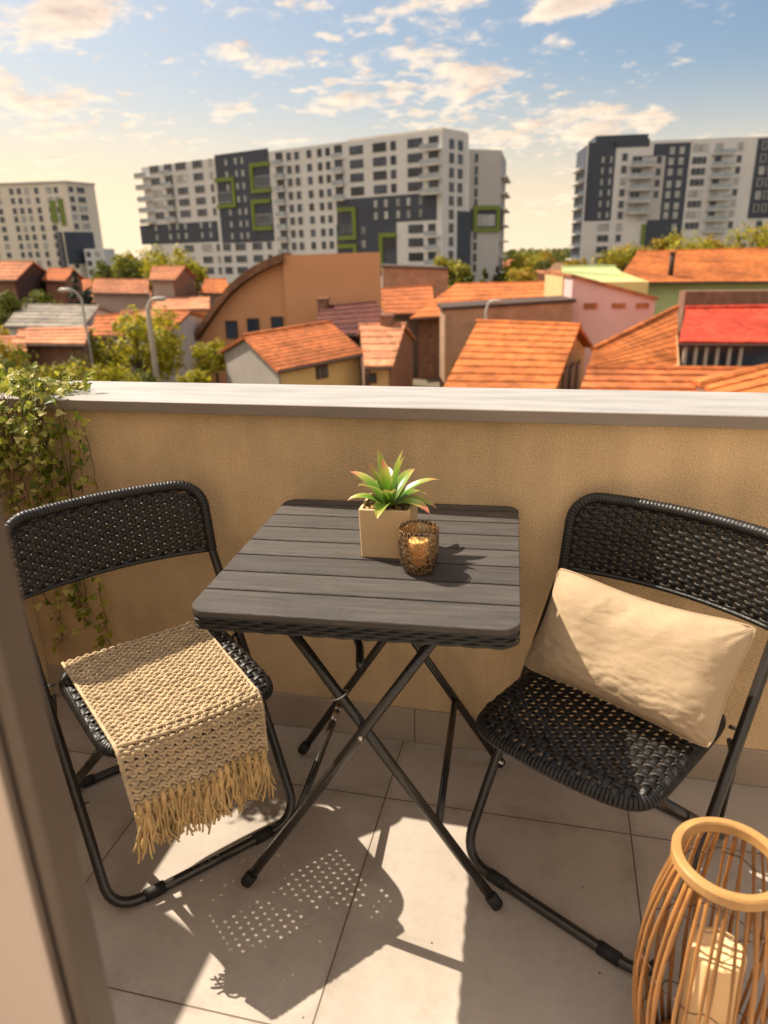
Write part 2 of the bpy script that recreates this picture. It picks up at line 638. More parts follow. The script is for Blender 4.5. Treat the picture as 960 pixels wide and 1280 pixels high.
# ------------------------------------------------------------------ folding chairs
def chair():
    root = thing('folding_chair', '', 'chair')
    TR, HW = 0.0112, 0.222
    # front frame: closed loop of tube, uprights run from the floor bar to the rounded back top
    def back_y(x, z):
        base = -0.245 - 0.03 * max(0, (z - 0.59)) / 0.18
        return base - 0.042 * (1 - (x / 0.235) ** 2)
    TW = 0.232
    pts = []
    pts += bezier_corner((-HW, 0.0, 0.3), (-HW, 0.14, TR), (0, 0.14, TR), 0.07, 8)
    pts += bezier_corner((0, 0.14, TR), (HW, 0.14, TR), (HW, 0.0, 0.3), 0.07, 8)
    for i in range(1, 8):
        t = i / 8
        pts.append(V((HW + (TW - HW) * t, 0.105 + (-0.245 - 0.105) * t, 0.085 + (0.59 - 0.085) * t)))
    zt = 0.765
    top = []
    for i in range(0, 7):
        a = math.pi / 2 * i / 6
        top.append((TW - 0.06 + 0.06 * math.cos(a), zt - 0.06 + 0.06 * math.sin(a)))
    for i in range(1, 12):
        top.append(((TW - 0.06) * (1 - 2 * i / 12), zt))
    for i in range(0, 7):
        a = math.pi / 2 + math.pi / 2 * i / 6
        top.append((-(TW - 0.06) + 0.06 * math.cos(a), zt - 0.06 + 0.06 * math.sin(a)))
    top = [(TW, 0.59), (TW, 0.65)] + top + [(-TW, 0.65), (-TW, 0.59)]
    rimpath = [V((x, back_y(x, z), z)) for x, z in top]
    pts += rimpath
    for i in range(7, 0, -1):
        t = i / 8
        pts.append(V((-(HW + (TW - HW) * t), 0.105 + (-0.245 - 0.105) * t, 0.085 + (0.59 - 0.085) * t)))
    mb = MB()
    mb.tube(pts, TR, 10, closed=True)
    mb.build('front_frame', M['black_metal'], root, True)
    # plastic glides on the floor bar
    for x in (-0.13, 0.13):
        mb = MB()
        mb.tube([(x - 0.022, 0.14, TR + .0005), (x + 0.022, 0.14, TR + .0005)], 0.0135, 12)
        mb.build('floor_glide', M['rubber'], root, True)
    # rear frame
    RW = 0.198
    p = rounded_path([(-0.172, 0.12, 0.398), (-RW, -0.31, TR), (RW, -0.31, TR), (0.172, 0.12, 0.398)], 0.05)
    mb = MB()
    mb.tube(p, TR * 0.95, 10)
    mb.build('rear_frame', M['black_metal'], root, True)
    for x in (-1, 1):
        mb = MB()
        mb.tube([(x * (RW - 0.03), -0.31, TR + .0005), (x * (RW - 0.06), -0.31, TR + .0005)], 0.0135, 12)
        mb.build('floor_glide', M['rubber'], root, True)
    # links and bolts
    for x in (-1, 1):
        mb = MB()
        mb.tube([(x * 0.213, -0.115, 0.405), (x * 0.213, -0.19, 0.29), (x * 0.209, -0.165, 0.145)], 0.005, 6)
        mb.build('hinge_link', M['black_metal'], root, True)
        for (yy, zz) in ((-0.13, 0.425), (0.02, 0.205)):
            mb = MB()
            mb.tube([(x * 0.205, yy, zz), (x * 0.238, yy, zz)], 0.0045, 8)
            mb.build('bolt', M['steel'], root, True)
    # woven backrest: strands with real gaps
    mb = MB()
    z0, z1 = 0.592, 0.757
    rows = 15
    pitch = (z1 - z0) / rows
    cell = 0.0178

    def ext(z):
        if z < zt - 0.06:
            return TW - 0.008
        dz = z - (zt - 0.06)
        return TW - 0.06 + math.sqrt(max(0.0001, 0.06 ** 2 - dz * dz)) - 0.004

    for r_ in range(rows):
        z = z0 + (r_ + 0.5) * pitch
        xe = ext(z)
        n = int(2 * xe / (cell / 4))
        ps, ns = [], []
        for i in range(n + 1):
            x = -xe + 2 * xe * i / n
            o = 0.0023 * math.sin(math.pi * x / cell + math.pi * (r_ % 2))
            nr = V((-(2 * 0.042 * x / 0.235 ** 2), 1, 0.1)).normalized()
            ps.append(V((x, back_y(x, z), z + random.uniform(-.0004, .0004))) + nr * o)
            ns.append(nr)
        mb.ribbon(ps, ns, 0.0051, 0.0011)
    k = -13
    while k <= 12:
        x = (k + 0.0) * cell + cell * 0.5
        k += 1
        if abs(x) > TW - 0.01:
            continue
        zz = z1 if abs(x) < TW - 0.05 else z1 - 0.02
        ps = [V((x, back_y(x, z0 + (zz - z0) * i / 8), z0 + (zz - z0) * i / 8)) for i in range(9)]
        mb.ribbon(ps, [V((0, 1, 0.1))] * 9, 0.0056, 0.0009)
    # lower binding
    ps = [V((-TW + 0.004 + (2 * TW - 0.008) * i / 20, 0, z0 - 0.001)) for i in range(21)]
    ps = [V((q.x, back_y(q.x, q.z), q.z)) for q in ps]
    mb.tube(ps, 0.0055, 8)
    bk = mb.build('backrest', M['wicker'], root, True)
    # wrapped rim
    fine = []
    for a, b in zip(rimpath[:-1], rimpath[1:]):
        n = max(2, int((b - a).length / 0.0014))
        for i in range(n):
            fine.append(a.lerp(b, i / n))
    mb = MB()
    mb.tube(fine, lambda i: TR + 0.0008 + 0.0012 * abs(math.sin(i * 0.55)), 9)
    mb.build('rim_wrap', M['wicker'], bk, True)
    # woven seat
    SW, SD, zt2 = 0.197, 0.186, 0.432

    def half_w(y):                       # outline half width at depth y, rounded corners
        t = (y + SD) / (2 * SD)
        wbase = SW - 0.012 * t
        rad = 0.075
        lim = SD - rad
        ay = abs(y)
        if ay <= lim:
            return wbase
        dy = min(ay - lim, rad)
        return wbase - rad + math.sqrt(max(0, rad * rad - dy * dy))

    def yshift(x):
        return 0.018 * (1 - (x / SW) ** 2)

    def hz(x, y):                        # crowned rounded edge
        e = min(half_w(y) - abs(x), SD - abs(y))
        drop = 0.0
        if e < 0.022:
            drop = 0.016 * (1 - max(0, e) / 0.022) ** 2
        return zt2 - drop - 0.006 * (1 - (x / SW) ** 2) * (1 - (y / SD) ** 2)
    mb = MB()
    py, px_ = 0.0162, 0.0190
    ny = int(2 * SD / py)
    for r_ in range(ny):
        y = -SD + 0.006 + r_ * py
        xe = half_w(y) - 0.002
        if xe < 0.03:
            continue
        n = int(2 * xe / (px_ / 4))
        ps, ns = [], []
        for i in range(n + 1):
            x = -xe + 2 * xe * i / n
            o = 0.0026 * math.sin(math.pi * x / px_ + math.pi * (r_ % 2))
            yy = y + yshift(x) * (y / SD if y > 0 else -y / SD * -0.6)
            ps.append(V((x, yy, hz(x, y) + o)))
            ns.append(V((0, 0, 1)))
        mb.ribbon(ps, ns, 0.0062, 0.0011)
    nx = int(2 * SW / px_)
    for k in range(nx + 1):
        x = (k - nx // 2) * px_ + px_ * 0.5
        if abs(x) > SW - 0.01:
            continue
        ye = SD - 0.004
        while half_w(ye) < abs(x) + 0.002 and ye > 0:
            ye -= 0.003
        n = 60
        ps = []
        for i in range(n + 1):
            y = -ye + 2 * ye * i / n
            o = -0.0022 * math.sin(math.pi * x / px_ + math.pi * ((y + SD - 0.006) / py))
            yy = y + yshift(x) * (y / SD if y > 0 else -y / SD * -0.6)
            ps.append(V((x, yy, hz(x, y) + o)))
        mb.ribbon(ps, [V((0, 0, 1))] * (n + 1), 0.0066, 0.0010)
    seat = mb.build('seat', M['wicker'], root, True)
    # rolled wrapped edge of the seat
    ring = []
    ns = 400
    for i in range(ns):
        a = 2 * math.pi * i / ns
        c, s_ = math.cos(a), math.sin(a)
        e = 0.28
        x = math.copysign(abs(c) ** e, c)
        y = math.copysign(abs(s_) ** e, s_)
        ring.append((x * (SW - 0.006 * (y + 1)), y * SD))
    # resample evenly
    L = [0]
    for i in range(ns):
        a, b = ring[i], ring[(i + 1) % ns]
        L.append(L[-1] + math.hypot(b[0] - a[0], b[1] - a[1]))
    tot = L[-1]
    cnt = int(tot / 0.0078)
    mb = MB()
    mb2 = MB()
    base = []
    j = 0
    for k in range(cnt):
        for (off, w) in ((0, 1),):
            s0 = tot * k / cnt
            while L[j + 1] < s0:
                j += 1
            t = (s0 - L[j]) / max(1e-9, L[j + 1] - L[j])
            a, b = ring[j], ring[(j + 1) % ns]
            x, y = a[0] + (b[0] - a[0]) * t, a[1] + (b[1] - a[1]) * t
            tx, ty = b[0] - a[0], b[1] - a[1]
            l = math.hypot(tx, ty) or 1
            nx_, ny_ = ty / l, -tx / l
            y2 = y + yshift(x) * (y / SD if y > 0 else -y / SD * -0.6)
            base.append(V((x - nx_ * 0.012, y2 - ny_ * 0.012, zt2 - 0.017)))
            prof = [(-0.020, -0.0035), (-0.012, 0.0), (-0.003, -0.004), (0.003, -0.010), (0.0038, -0.015), (0.0025, -0.020), (-0.003, -0.024), (-0.013, -0.026)]
            ps = [V((x + nx_ * p_[0], y2 + ny_ * p_[0], zt2 + p_[1] - 0.004)) for p_ in prof]
            nr = []
            for i in range(len(ps)):
                tg = (ps[min(i + 1, len(ps) - 1)] - ps[max(i - 1, 0)]).normalized()
                nr.append(V((-ty / l * 0 + tx / l, ty / l, 0)).cross(tg))
            mb.ribbon(ps, nr, 0.0038, 0.0006)
    mb.build('seat_edge', M['wicker'], seat, True)
    mb2.tube(base, 0.0095, 8, closed=True)
    mb2.build('seat_frame', M['black_metal'], root, True)
    return root


c1 = chair()
c1['label'] = 'dark woven folding chair with the beige fringed throw lying on its seat'
c1['group'] = 'woven folding chairs at the bistro table'
c2 = copy_tree(c1)
c2['label'] = 'dark woven folding chair with the beige cushion leaning on its backrest'
c1.location = (-0.80, 1.205, 0)
c1.rotation_euler = (0, 0, R(-131))
c2.location = (0.125, 1.255, 0)
c2.rotation_euler = (0, 0, R(150))
bpy.context.view_layer.update()
MC1 = c1.matrix_basis.copy()


def L1(x, y, z):                       # local of left chair -> world
    a = R(-131)
    return V((-0.80 + x * math.cos(a) - y * math.sin(a), 1.205 + x * math.sin(a) + y * math.cos(a), z))


# ------------------------------------------------------------------ bistro table
t = thing('bistro_table', 'square folding table with a grey slatted top and woven dark edge', 'table', (-0.335, 1.318, 0), R(3.4))
HWX, HWY, TZ, RC = 0.289, 0.302, 0.72, 0.035


def rr_outline(hx, hy, r, n=7):
    o = []
    for cx, cy, a0 in ((hx - r, hy - r, 0), (-hx + r, hy - r, 90), (-hx + r, -hy + r, 180), (hx - r, -hy + r, 270)):
        for i in range(n + 1):
            a = R(a0 + 90 * i / n)
            o.append((cx + r * math.cos(a), cy + r * math.sin(a)))
    return o


def ext_x(y):
    d = abs(y) - (HWY - RC)
    if d <= 0:
        return HWX
    return HWX - RC + math.sqrt(max(0, RC * RC - d * d))


mb = MB()
edges = [-HWY]
ys = [-HWY, -0.213, -0.132, -0.051, 0.030, 0.109, 0.187, 0.262, HWY]
for a, b in zip(ys[:-1], ys[1:]):
    a2, b2 = a + (0.0026 if a > -HWY else 0), b - (0.0026 if b < HWY else 0)
    left, right = [], []
    n = 30
    for i in range(n + 1):
        y = a2 + (b2 - a2) * i / n
        if i in (0, n):
            y += 0.0004 * (1 if i == 0 else -1)
        right.append((ext_x(y), y))
        left.append((-ext_x(y), y))
    pl = right + left[::-1]
    def ins(d):
        cx, cy = 0, (a2 + b2) / 2
        return [(math.copysign(max(0, abs(x) - d), x), cy + (y - cy) * (1 - d / (abs(b2 - a2) / 2))) for x, y in pl]
    p1 = ins(0.0012)
    mb.loft([[(x, y, TZ - 0.012) for x, y in pl], [(x, y, TZ - 0.0014) for x, y in pl], [(x, y, TZ) for x, y in p1]])
mb.build('slatted_top', M['slat'], t)
mb = MB()
o = rr_outline(HWX - 0.004, HWY - 0.004, RC - 0.004)
mb.loft([[(x, y, TZ - 0.036) for x, y in o], [(x, y, TZ - 0.0125) for x, y in o]])
under = mb.build('underframe', M['dark_panel'], t)
# woven edge band, three courses of strand passing over and under
mb = MB()
o = rr_outline(HWX - 0.001, HWY - 0.001, RC - 0.001, 10)
per = []
for i in range(len(o)):
    a, b = V((*o[i], 0)), V((*o[(i + 1) % len(o)], 0))
    n = max(1, int((b - a).length / 0.005))
    for k in range(n):
        per.append(a.lerp(b, k / n))
cum = [0]
for i in range(len(per)):
    cum.append(cum[-1] + (per[(i + 1) % len(per)] - per[i]).length)
waves = round(cum[-1] / 0.044)
for row in range(4):
    z = TZ - 0.0155 - row * 0.0064
    ps, ns = [], []
    for i in range(len(per) + 1):
        p = per[i % len(per)]
        tg = (per[(i + 1) % len(per)] - per[i - 1]).normalized() if i < len(per) else (per[1] - per[-1]).normalized()
        nm = V((tg.y, -tg.x, 0))
        s_ = cum[min(i, len(per))] / cum[-1] * waves * 2 * math.pi
        ps.append(p + nm * (-0.0008 + 0.0015 * math.sin(s_ + math.pi * (row % 2))) + V((0, 0, z)))
        ns.append(nm)
    mb.ribbon(ps, ns, 0.0032, 0.0010)
mb.build('woven_edge', M['wicker'], t, True)
TRAD = 0.0105
for yl in (-0.215, 0.225):
    for s_ in (-1, 1):
        yy = yl + s_ * 0.011
        mb = MB()
        foot, top = V((s_ * 0.272, yy, 0.013)), V((-s_ * 0.165, yy, 0.687))
        dvec = (foot - top).normalized()
        mb.tube([top, foot - dvec * 0.02], TRAD, 10)
        lg = mb.build('leg', M['black_metal'], t, True)
        mb = MB()
        mb.tube([foot - dvec * 0.032, foot - dvec * 0.028, foot - dvec * 0.002, foot + dvec * 0.001], lambda i: (0.0112, 0.0138, 0.0138, 0.011)[i], 12)
        mb.build('foot_cap', M['rubber'], lg, True)
    mb = MB()
    zc = 0.272 / (0.437 / 0.669) + 0.013
    mb.tube([(0, yl - 0.026, zc), (0, yl + 0.026, zc)], 0.0045, 10)
    mb.build('pivot_bolt', M['steel'], t, True)
for s_ in (-1, 1):
    f = (0.205 - 0.013) / 0.669
    x = s_ * (0.272 - 0.437 * f)
    mb = MB()
    mb.tube([(x, -0.215 + s_ * 0.011, 0.205), (x, 0.225 + s_ * 0.011, 0.205)], 0.0085, 10)
    st = mb.build('stretcher', M['black_metal'], t, True)
    if s_ < 0:
        for yy in (0.10, 0.145):
            mb = MB()
            mb.tube([(x, yy, 0.205), (x, yy + (0.035 if yy < 0.12 else 0.012), 0.205)], 0.0088, 10)
            mb.build('bare_sleeve', M['steel'], st, True)
mb = MB()
mb.tube([(-0.12, 0.0, 0.675), (-0.055, -0.06, 0.60), (-0.02, -0.12, 0.56), (-0.005, -0.19, 0.56)], 0.0085, 8)
mb.build('lock_strut', M['black_metal'], t, True)
mb = MB()
cx, cz = -0.046, 0.50
mb.tube([(cx + 0.017 * math.cos(a) , -0.204 + 0.012 * math.sin(a), cz + 0.010 * math.cos(a)) for a in [2 * math.pi * i / 20 for i in range(20)]], 0.0016, 6, closed=True)
mb.build('lock_ring', M['steel'], t, True)

# ------------------------------------------------------------------ throw on the left chair
th = thing('knitted_throw', 'chunky beige knitted throw with ochre fringe draped over the left chair seat', 'blanket', L1(0, 0, 0.44), R(-131))
SEAT = 0.4365


YB, BEND, S_EDGE = -0.180, 0.033, 0.398
SW_, SD_, PY_, PX_ = 0.197, 0.186, 0.0162, 0.0190
LEN = 0.510


def T(x, s):
    """throw surface: x across in the chair's frame, s along from the back of the seat"""
    wob = 0.0022 * noise.noise(V((x * 16, s * 13, 3)))
    if s < S_EDGE - BEND:
        return V((x, YB + s, SEAT + 0.006 + wob - 0.004 * (1 - (x / 0.2) ** 2)))
    e = s - (S_EDGE - BEND)
    arc = BEND * math.pi / 2
    if e < arc:
        an = e / BEND
        return V((x, YB + S_EDGE - BEND + BEND * math.sin(an), SEAT + 0.006 - BEND + BEND * math.cos(an) + wob))
    h = e - arc
    return V((x * (1 - 0.2 * h), YB + S_EDGE + 0.007 * math.sin(x * 40 + 1) * h / 0.1 + 0.13 * h + wob, SEAT + 0.006 - BEND - h))


def TN(x, s):
    e = 0.004
    n_ = (T(x + e, s) - T(x - e, s)).cross(T(x, s + e) - T(x, s - e)).normalized()
    return n_ if n_.z > 0 or n_.y > 0 else -n_


def xl(s):
    return 0.174 - 0.022 * s


def xr(s):
    return -(0.148 - 0.052 * s)


ROOT = V((0, 0, 0.44))
OFFX, OFFY = 0.0, 0.0
_a = R(131)
_v = V((-0.74 * 0.0085, 0.28 * 0.0085, 0))
OFFX, OFFY = _v.x * math.cos(_a) - _v.y * math.sin(_a), _v.x * math.sin(_a) + _v.y * math.cos(_a)


def bow(x, y):
    yy = min(max(y, -SD_), SD_)
    q = 0.018 * (1 - (x / SW_) ** 2)
    return q * (yy / SD_ if yy > 0 else yy / SD_ * 0.6)


rnd0 = random.Random(9)
mb = MB()
rws = []
r_ = 0
while True:
    yc = -SD_ + 0.006 + r_ * PY_ + OFFY
    if yc - YB > LEN + 0.012:
        break
    for dd in (-0.0031, 0.0031):
        if 0.004 < yc + dd - YB < LEN:
            rws.append((yc + dd, len(rws)))
    r_ += 1
for y, idx in rws:
    ps = []
    s_mid = y - YB
    x0, x1 = xr(s_mid), xl(s_mid)
    n = int((x1 - x0) / (PX_ / 8))
    for i in range(n + 1):
        x = x0 + (x1 - x0) * i / n
        s = s_mid + (bow(x, y) if s_mid < 0.39 else bow(x, 0.186) * 0.6)
        hang = s > 0.40
        ph = 2 * math.pi * (x - OFFX) / PX_ + math.pi * (idx % 2)
        zg = (0.0011 if not hang else 0.0030) * math.sin(ph + 0.7) * (1 if idx % 2 else -1)
        s = min(max(s + zg, 0.001), LEN)
        nn = TN(x, s)
        ps.append(T(x, s) + nn * (0.0021 * math.sin(ph) + 0.0008 + 0.0017 * noise.noise(V((x * 70, s * 70, 1)))) - ROOT)
    rad = 0.0031 if abs(s_mid - 0.372) > 0.006 else 0.0047
    vr = rnd0.uniform(0.9, 1.12)
    mb.tube(ps, lambda i: rad * vr * (1 + 0.12 * noise.noise(V((i * 0.13, s_mid * 300, 2)))), 6)
k = -12
while k < 12:
    xc = k * PX_ + PX_ * 0.5 + OFFX
    k += 1
    for dd in (-0.0029, 0.0029):
        x = xc + dd
        ps = []
        for i in range(91):
            s = 0.003 + (LEN - 0.006) * i / 90
            if xr(s) < x < xl(s):
                ps.append(T(x, s) - TN(x, s) * 0.0010 - ROOT)
        if len(ps) > 8:
            mb.tube(ps, 0.0024, 5)
for fx in (xl, xr):
    mb.tube([T(fx(0.002 + (LEN - 0.004) * i / 90), 0.002 + (LEN - 0.004) * i / 90) + V((0, 0, 0.001)) - ROOT for i in range(91)], lambda i: 0.0040 + 0.0008 * math.sin(i * 2.2), 6)


def throw_surf(a, b):
    s = b * LEN
    return T(xl(s) * (1 - a) + xr(s) * a, s)


mb.build('knit', M['yarn'], th, True)
mb = MB()
rnd = random.Random(3)
nt_ = 17
for k in range(nt_):
    a = (k + 0.5) / nt_
    p0 = throw_surf(a, 0.995) - V((0, 0, 0.44))
    mb.tube([p0 + V((0, 0.003, 0.012)), p0 + V((0, 0.006, 0.003)), p0 + V((0, 0.004, -0.010)), p0 + V((0, 0.003, -0.014))], lambda i: (0.003, 0.0062, 0.0062, 0.004)[i], 7)
    for q in range(17):
        ang = rnd.uniform(0, 2 * math.pi)
        rr = rnd.uniform(0.001, 0.008)
        ln = rnd.uniform(0.070, 0.100)
        dx, dy = math.cos(ang) * rr, math.sin(ang) * rr
        sx, sy = rnd.uniform(-0.020, 0.020), rnd.uniform(-0.006, 0.022)
        w1, w2 = rnd.uniform(0, 6), rnd.uniform(0.0015, 0.005)
        ps = []
        for i in range(8):
            f = i / 7
            ps.append(p0 + V((dx * (0.5 + f) + sx * f * f + w2 * math.sin(w1 + f * 9), dy * (0.5 + f) + sy * f + w2 * math.cos(w1 + f * 8), -0.010 - ln * f)))
        mb.tube(ps, lambda i: 0.0029 - 0.0008 * i / 7, 5)
mb.build('fringe', M['fringe'], th, True)


# ------------------------------------------------------------------ cushion on the right chair
def bil(p, a, b):
    return (p[0] * (1 - a) + p[1] * a) * (1 - b) + (p[3] * (1 - a) + p[2] * a) * b


PB = [pz(652, 832, 0.458), pz(890, 940, 0.452), pz(952, 782, 0.648), pz(700, 706, 0.672)]
ctr = sum(PB, V((0, 0, 0))) / 4
nrm = (PB[1] - PB[0]).cross(PB[3] - PB[0]).normalized()
if nrm.dot(EYE - ctr) < 0:
    nrm = -nrm
mb = MB()
NA, NB = 84, 56


def cush(a, b, side):
    pin = 0.055
    ra, rb = abs(2 * a - 1), abs(2 * b - 1)
    cr_ = max(0, ra ** 6 * rb ** 6) * 0.035
    a, b = a + (0.5 - a) * cr_, b + (0.5 - b) * cr_ * 1.6
    a2 = a + pin * math.sin(math.pi * b) * (0.5 - a) * 1.0
    b2 = b + 0.16 * math.sin(math.pi * a) * (0.5 - b) * (1.0 if b > 0.5 else 0.35)
    p = bil(PB, a2, b2)
    th_ = (max(0, 1 - (2 * a - 1) ** 4) ** 0.65) * (max(0, 1 - (2 * b - 1) ** 4) ** 0.65)
    h = 0.058 * th_
    # creases: long folds near the ends and the lower edge, plus soft dents
    q = V((a * 5.0, b * 3.0, 1.7 * side))
    h += 0.006 * th_ * noise.noise(q)
    e = min(a, 1 - a, b, 1 - b)
    rid = noise.noise(V((a * 26 + b * 9, b * 11, side * 3.1)))
    h += 0.0024 * rid * math.exp(-e * 7) * min(1, e * 16)
    rid2 = abs(noise.noise(V((a * 9 - b * 6, b * 20 + a * 4, 9.0))))
    h -= 0.0028 * max(0, 0.22 - rid2) / 0.22 * min(1, e * 14) * (0.35 + 0.65 * (b < 0.35) + 0.5 * (abs(a - .4) < .1 and b > .75))
    for ca, cb in ((0, 0), (1, 0), (0, 1), (1, 1)):
        da, db = (a - ca) * 1.75, b - cb
        ds = math.hypot(da, db)
        an = math.atan2(db, da)
        h += 0.0036 * math.sin(an * 13 + ca * 2 + cb) * math.exp(-ds * 5.5) * min(1, ds * 9)
    # soft folds running down from the sagging top edge
    for ac, wd_, am in ((0.36, 0.030, 0.0035), (0.47, 0.045, -0.003), (0.70, 0.05, 0.003)):
        h += am * math.exp(-((a - ac + 0.25 * (1 - b)) / wd_) ** 2) * math.exp(-((b - 0.86) / 0.16) ** 2)
    return p + nrm * (h * side)


for side in (1, -1):
    k = len(mb.v)
    for j in range(NB + 1):
        for i in range(NA + 1):
            mb.v.append(tuple(cush(i / NA, j / NB, side) - ctr))
    for j in range(NB):
        for i in range(NA):
            q = (k + j * (NA + 1) + i, k + j * (NA + 1) + i + 1, k + (j + 1) * (NA + 1) + i + 1, k + (j + 1) * (NA + 1) + i)
            mb.f.append(q if side > 0 else q[::-1])
cu = thing('lumbar_cushion', 'beige linen lumbar cushion leaning in the right woven chair', 'cushion', ctr)
mb.build('cushion_cover', M['linen'], cu, True)
mb = MB()
loop = [cush(i / 40, 0, 1) for i in range(40)] + [cush(1, i / 24, 1) for i in range(24)] + [cush(1 - i / 40, 1, 1) for i in range(40)] + [cush(0, 1 - i / 24, 1) for i in range(24)]
mb.tube([p - ctr for p in loop], 0.0022, 6, closed=True)
mb.build('seam_piping', M['linen'], cu, True)

# ------------------------------------------------------------------ potted plant
pp = thing('potted_plant', 'green spiky plant with pink tips in a square beige pot', 'plant', (-0.312, 1.328, TZ + 0.0005), R(2))
mb = MB()
a, h, tk = 0.052, 0.103, 0.006
def sq(r, z):
    c = 0.0025
    return [(-r + c, -r, z), (r - c, -r, z), (r, -r + c, z), (r, r - c, z), (r - c, r, z), (-r + c, r, z), (-r, r - c, z), (-r, -r + c, z)]
mb.loft([sq(a - 0.003, 0), sq(a - 0.002, 0.002), sq(a, h - 0.001), sq(a - 0.001, h), sq(a - tk, h), sq(a - tk - 0.001, h - 0.02), sq(a - tk - 0.002, h - 0.03)])
mb.build('pot', M['pot'], pp)
mb = MB()
rnd = random.Random(5)
for k in range(150):
    x, y = rnd.uniform(-a + tk + .004, a - tk - .004), rnd.uniform(-a + tk + .004, a - tk - .004)
    r_ = rnd.uniform(0.0035, 0.0065)
    z = h - 0.014 + rnd.uniform(0, 0.008)
    q = [rnd.uniform(0.7, 1.2) for _ in range(3)]
    ph = rnd.uniform(0, 6)
    rings = []
    for i in range(1, 5):
        la = -math.pi / 2 + math.pi * i / 5
        rings.append([(x + r_ * q[0] * math.cos(la) * math.cos(ph + 2 * math.pi * j / 7), y + r_ * q[1] * math.cos(la) * math.sin(ph + 2 * math.pi * j / 7), z + r_ * q[2] * 0.8 * math.sin(la)) for j in range(7)])
    mb.loft(rings)
mb.build('gravel', M['pebble'], pp, True)
mb = MB()
mb.uv = []
specs = []
for k in range(18):
    ring = k // 6
    az = k * 137.5 + rnd.uniform(-12, 12)
    specs.append((az, (0.100, 0.108, 0.108)[ring] * rnd.uniform(0.85, 1.12), (28, 52, 76)[ring] + rnd.uniform(-8, 8), (75, 55, 22)[ring], (0.0165, 0.0165, 0.013)[ring]))
for az, ln, el, bend, wd in specs:
    A = R(az)
    hd = V((math.cos(A), math.sin(A), 0))
    sd = V((-math.sin(A), math.cos(A), 0))
    p = hd * 0.006 + V((0, 0, h - 0.008))
    n = 10
    e = R(el)
    k0 = len(mb.v)
    for i in range(n + 1):
        f = i / n
        wv = wd * (0.55 + 0.9 * f - 0.2 * f * f) * (1 - f ** 3.2) + 0.0003
        dirv = hd * math.cos(e) + V((0, 0, math.sin(e)))
        up = hd * -math.sin(e) + V((0, 0, math.cos(e)))
        for c, lift in ((-1, 0.35), (-0.5, 0.1), (0, 0), (0.5, 0.1), (1, 0.35)):
            mb.v.append(tuple(p + sd * wv * c + up * wv * lift))
            mb.uv.append((c, f))
        p = p + dirv * (ln / n)
        e -= R(bend) / n * (0.4 + 1.2 * f)
    for i in range(n):
        for c in range(4):
            q = k0 + i * 5 + c
            mb.f.append((q, q + 1, q + 6, q + 5))
mb.build('leaves', M['blade'], pp, True)

# ------------------------------------------------------------------ votive glass
gl = thing('votive_glass', 'amber patterned glass candle holder in front of the beige pot', 'candle holder', (-0.234, 1.236, TZ + 0.0005))
mb = MB()
ZS, RS_ = 0.90, 1.05
prof = [(0.0005, 0.002), (0.024, 0.0), (0.029, 0.004), (0.034, 0.02), (0.0372, 0.05), (0.0375, 0.085), (0.0370, 0.0985), (0.0358, 0.0993), (0.0348, 0.0985), (0.0350, 0.085), (0.0347, 0.05), (0.0315, 0.022), (0.0265, 0.009), (0.0005, 0.008)]
mb.lathe([(r * RS_, z * ZS) for r, z in prof], (0, 0, 0), 48, caps=False)
mb.build('glass', M['votive'], gl, True)
tl = thing('votive_candle', 'short cream candle inside the amber glass holder', 'candle', (-0.234, 1.236, TZ + 0.0105))
mb = MB()
mb.lathe([(0.001, 0), (0.0185, 0), (0.0195, 0.002), (0.0195, 0.051), (0.0185, 0.053), (0.012, 0.052), (0.001, 0.0515)], sides=28)
mb.build('wax', M['wax'], tl, True)
mb = MB()
mb.tube([(0, 0, 0.0515), (0.001, 0, 0.058), (0.003, 0.001, 0.062)], 0.0009, 6)
mb.build('wick', M['wick'], tl)

# ------------------------------------------------------------------ lantern
LH = 0.46
lc = V((0.290, 0.893, 0))
ln = thing('cane_lantern', 'barrel shaped cane lantern with a pale bamboo rim', 'lantern', lc)
RR = 0.0765


def prof_r(z):
    f = z / LH
    return 0.072 + 0.036 * math.sin(math.pi * min(1, f * 1.02 + 0.02)) ** 0.8 * (1 if f < 0.5 else 1) - 0.004 * f


rnd = random.Random(11)
NR = 36
for k in range(NR):
    A = 2 * math.pi * k / NR + rnd.uniform(-0.035, 0.035)
    dA = rnd.uniform(-0.10, 0.10)
    wob = rnd.uniform(-0.004, 0.004)
    ps = []
    for i in range(13):
        z = 0.004 + (LH - 0.012) * i / 12
        f = i / 12
        r_ = prof_r(z) + wob * math.sin(math.pi * f) + 0.0012 * noise.noise(V((k * 3.1, f * 6, 0)))
        an = A + dA * math.sin(math.pi * f) * 0.6 + 0.01 * noise.noise(V((k * 1.7, f * 5, 4)))
        ps.append((r_ * math.cos(an), r_ * math.sin(an), z))
    rad = rnd.uniform(0.0024, 0.0038)
    mb = MB()
    ph = rnd.uniform(0, 6)
    mb.tube(ps, lambda i: rad * (1 + 0.16 * math.sin(i * 2.1 + ph)), 7)
    mb.build('cane_rod', M['cane'], ln, True)
mb = MB()
mb.lathe([(RR - 0.009, LH - 0.020), (RR + 0.001, LH - 0.020), (RR + 0.003, LH - 0.017), (RR + 0.003, LH - 0.003), (RR, LH), (RR - 0.010, LH), (RR - 0.012, LH - 0.003), (RR - 0.012, LH - 0.018), (RR - 0.009, LH - 0.020)], sides=64, caps=False)
mb.build('rim', M['cane_rim'], ln)
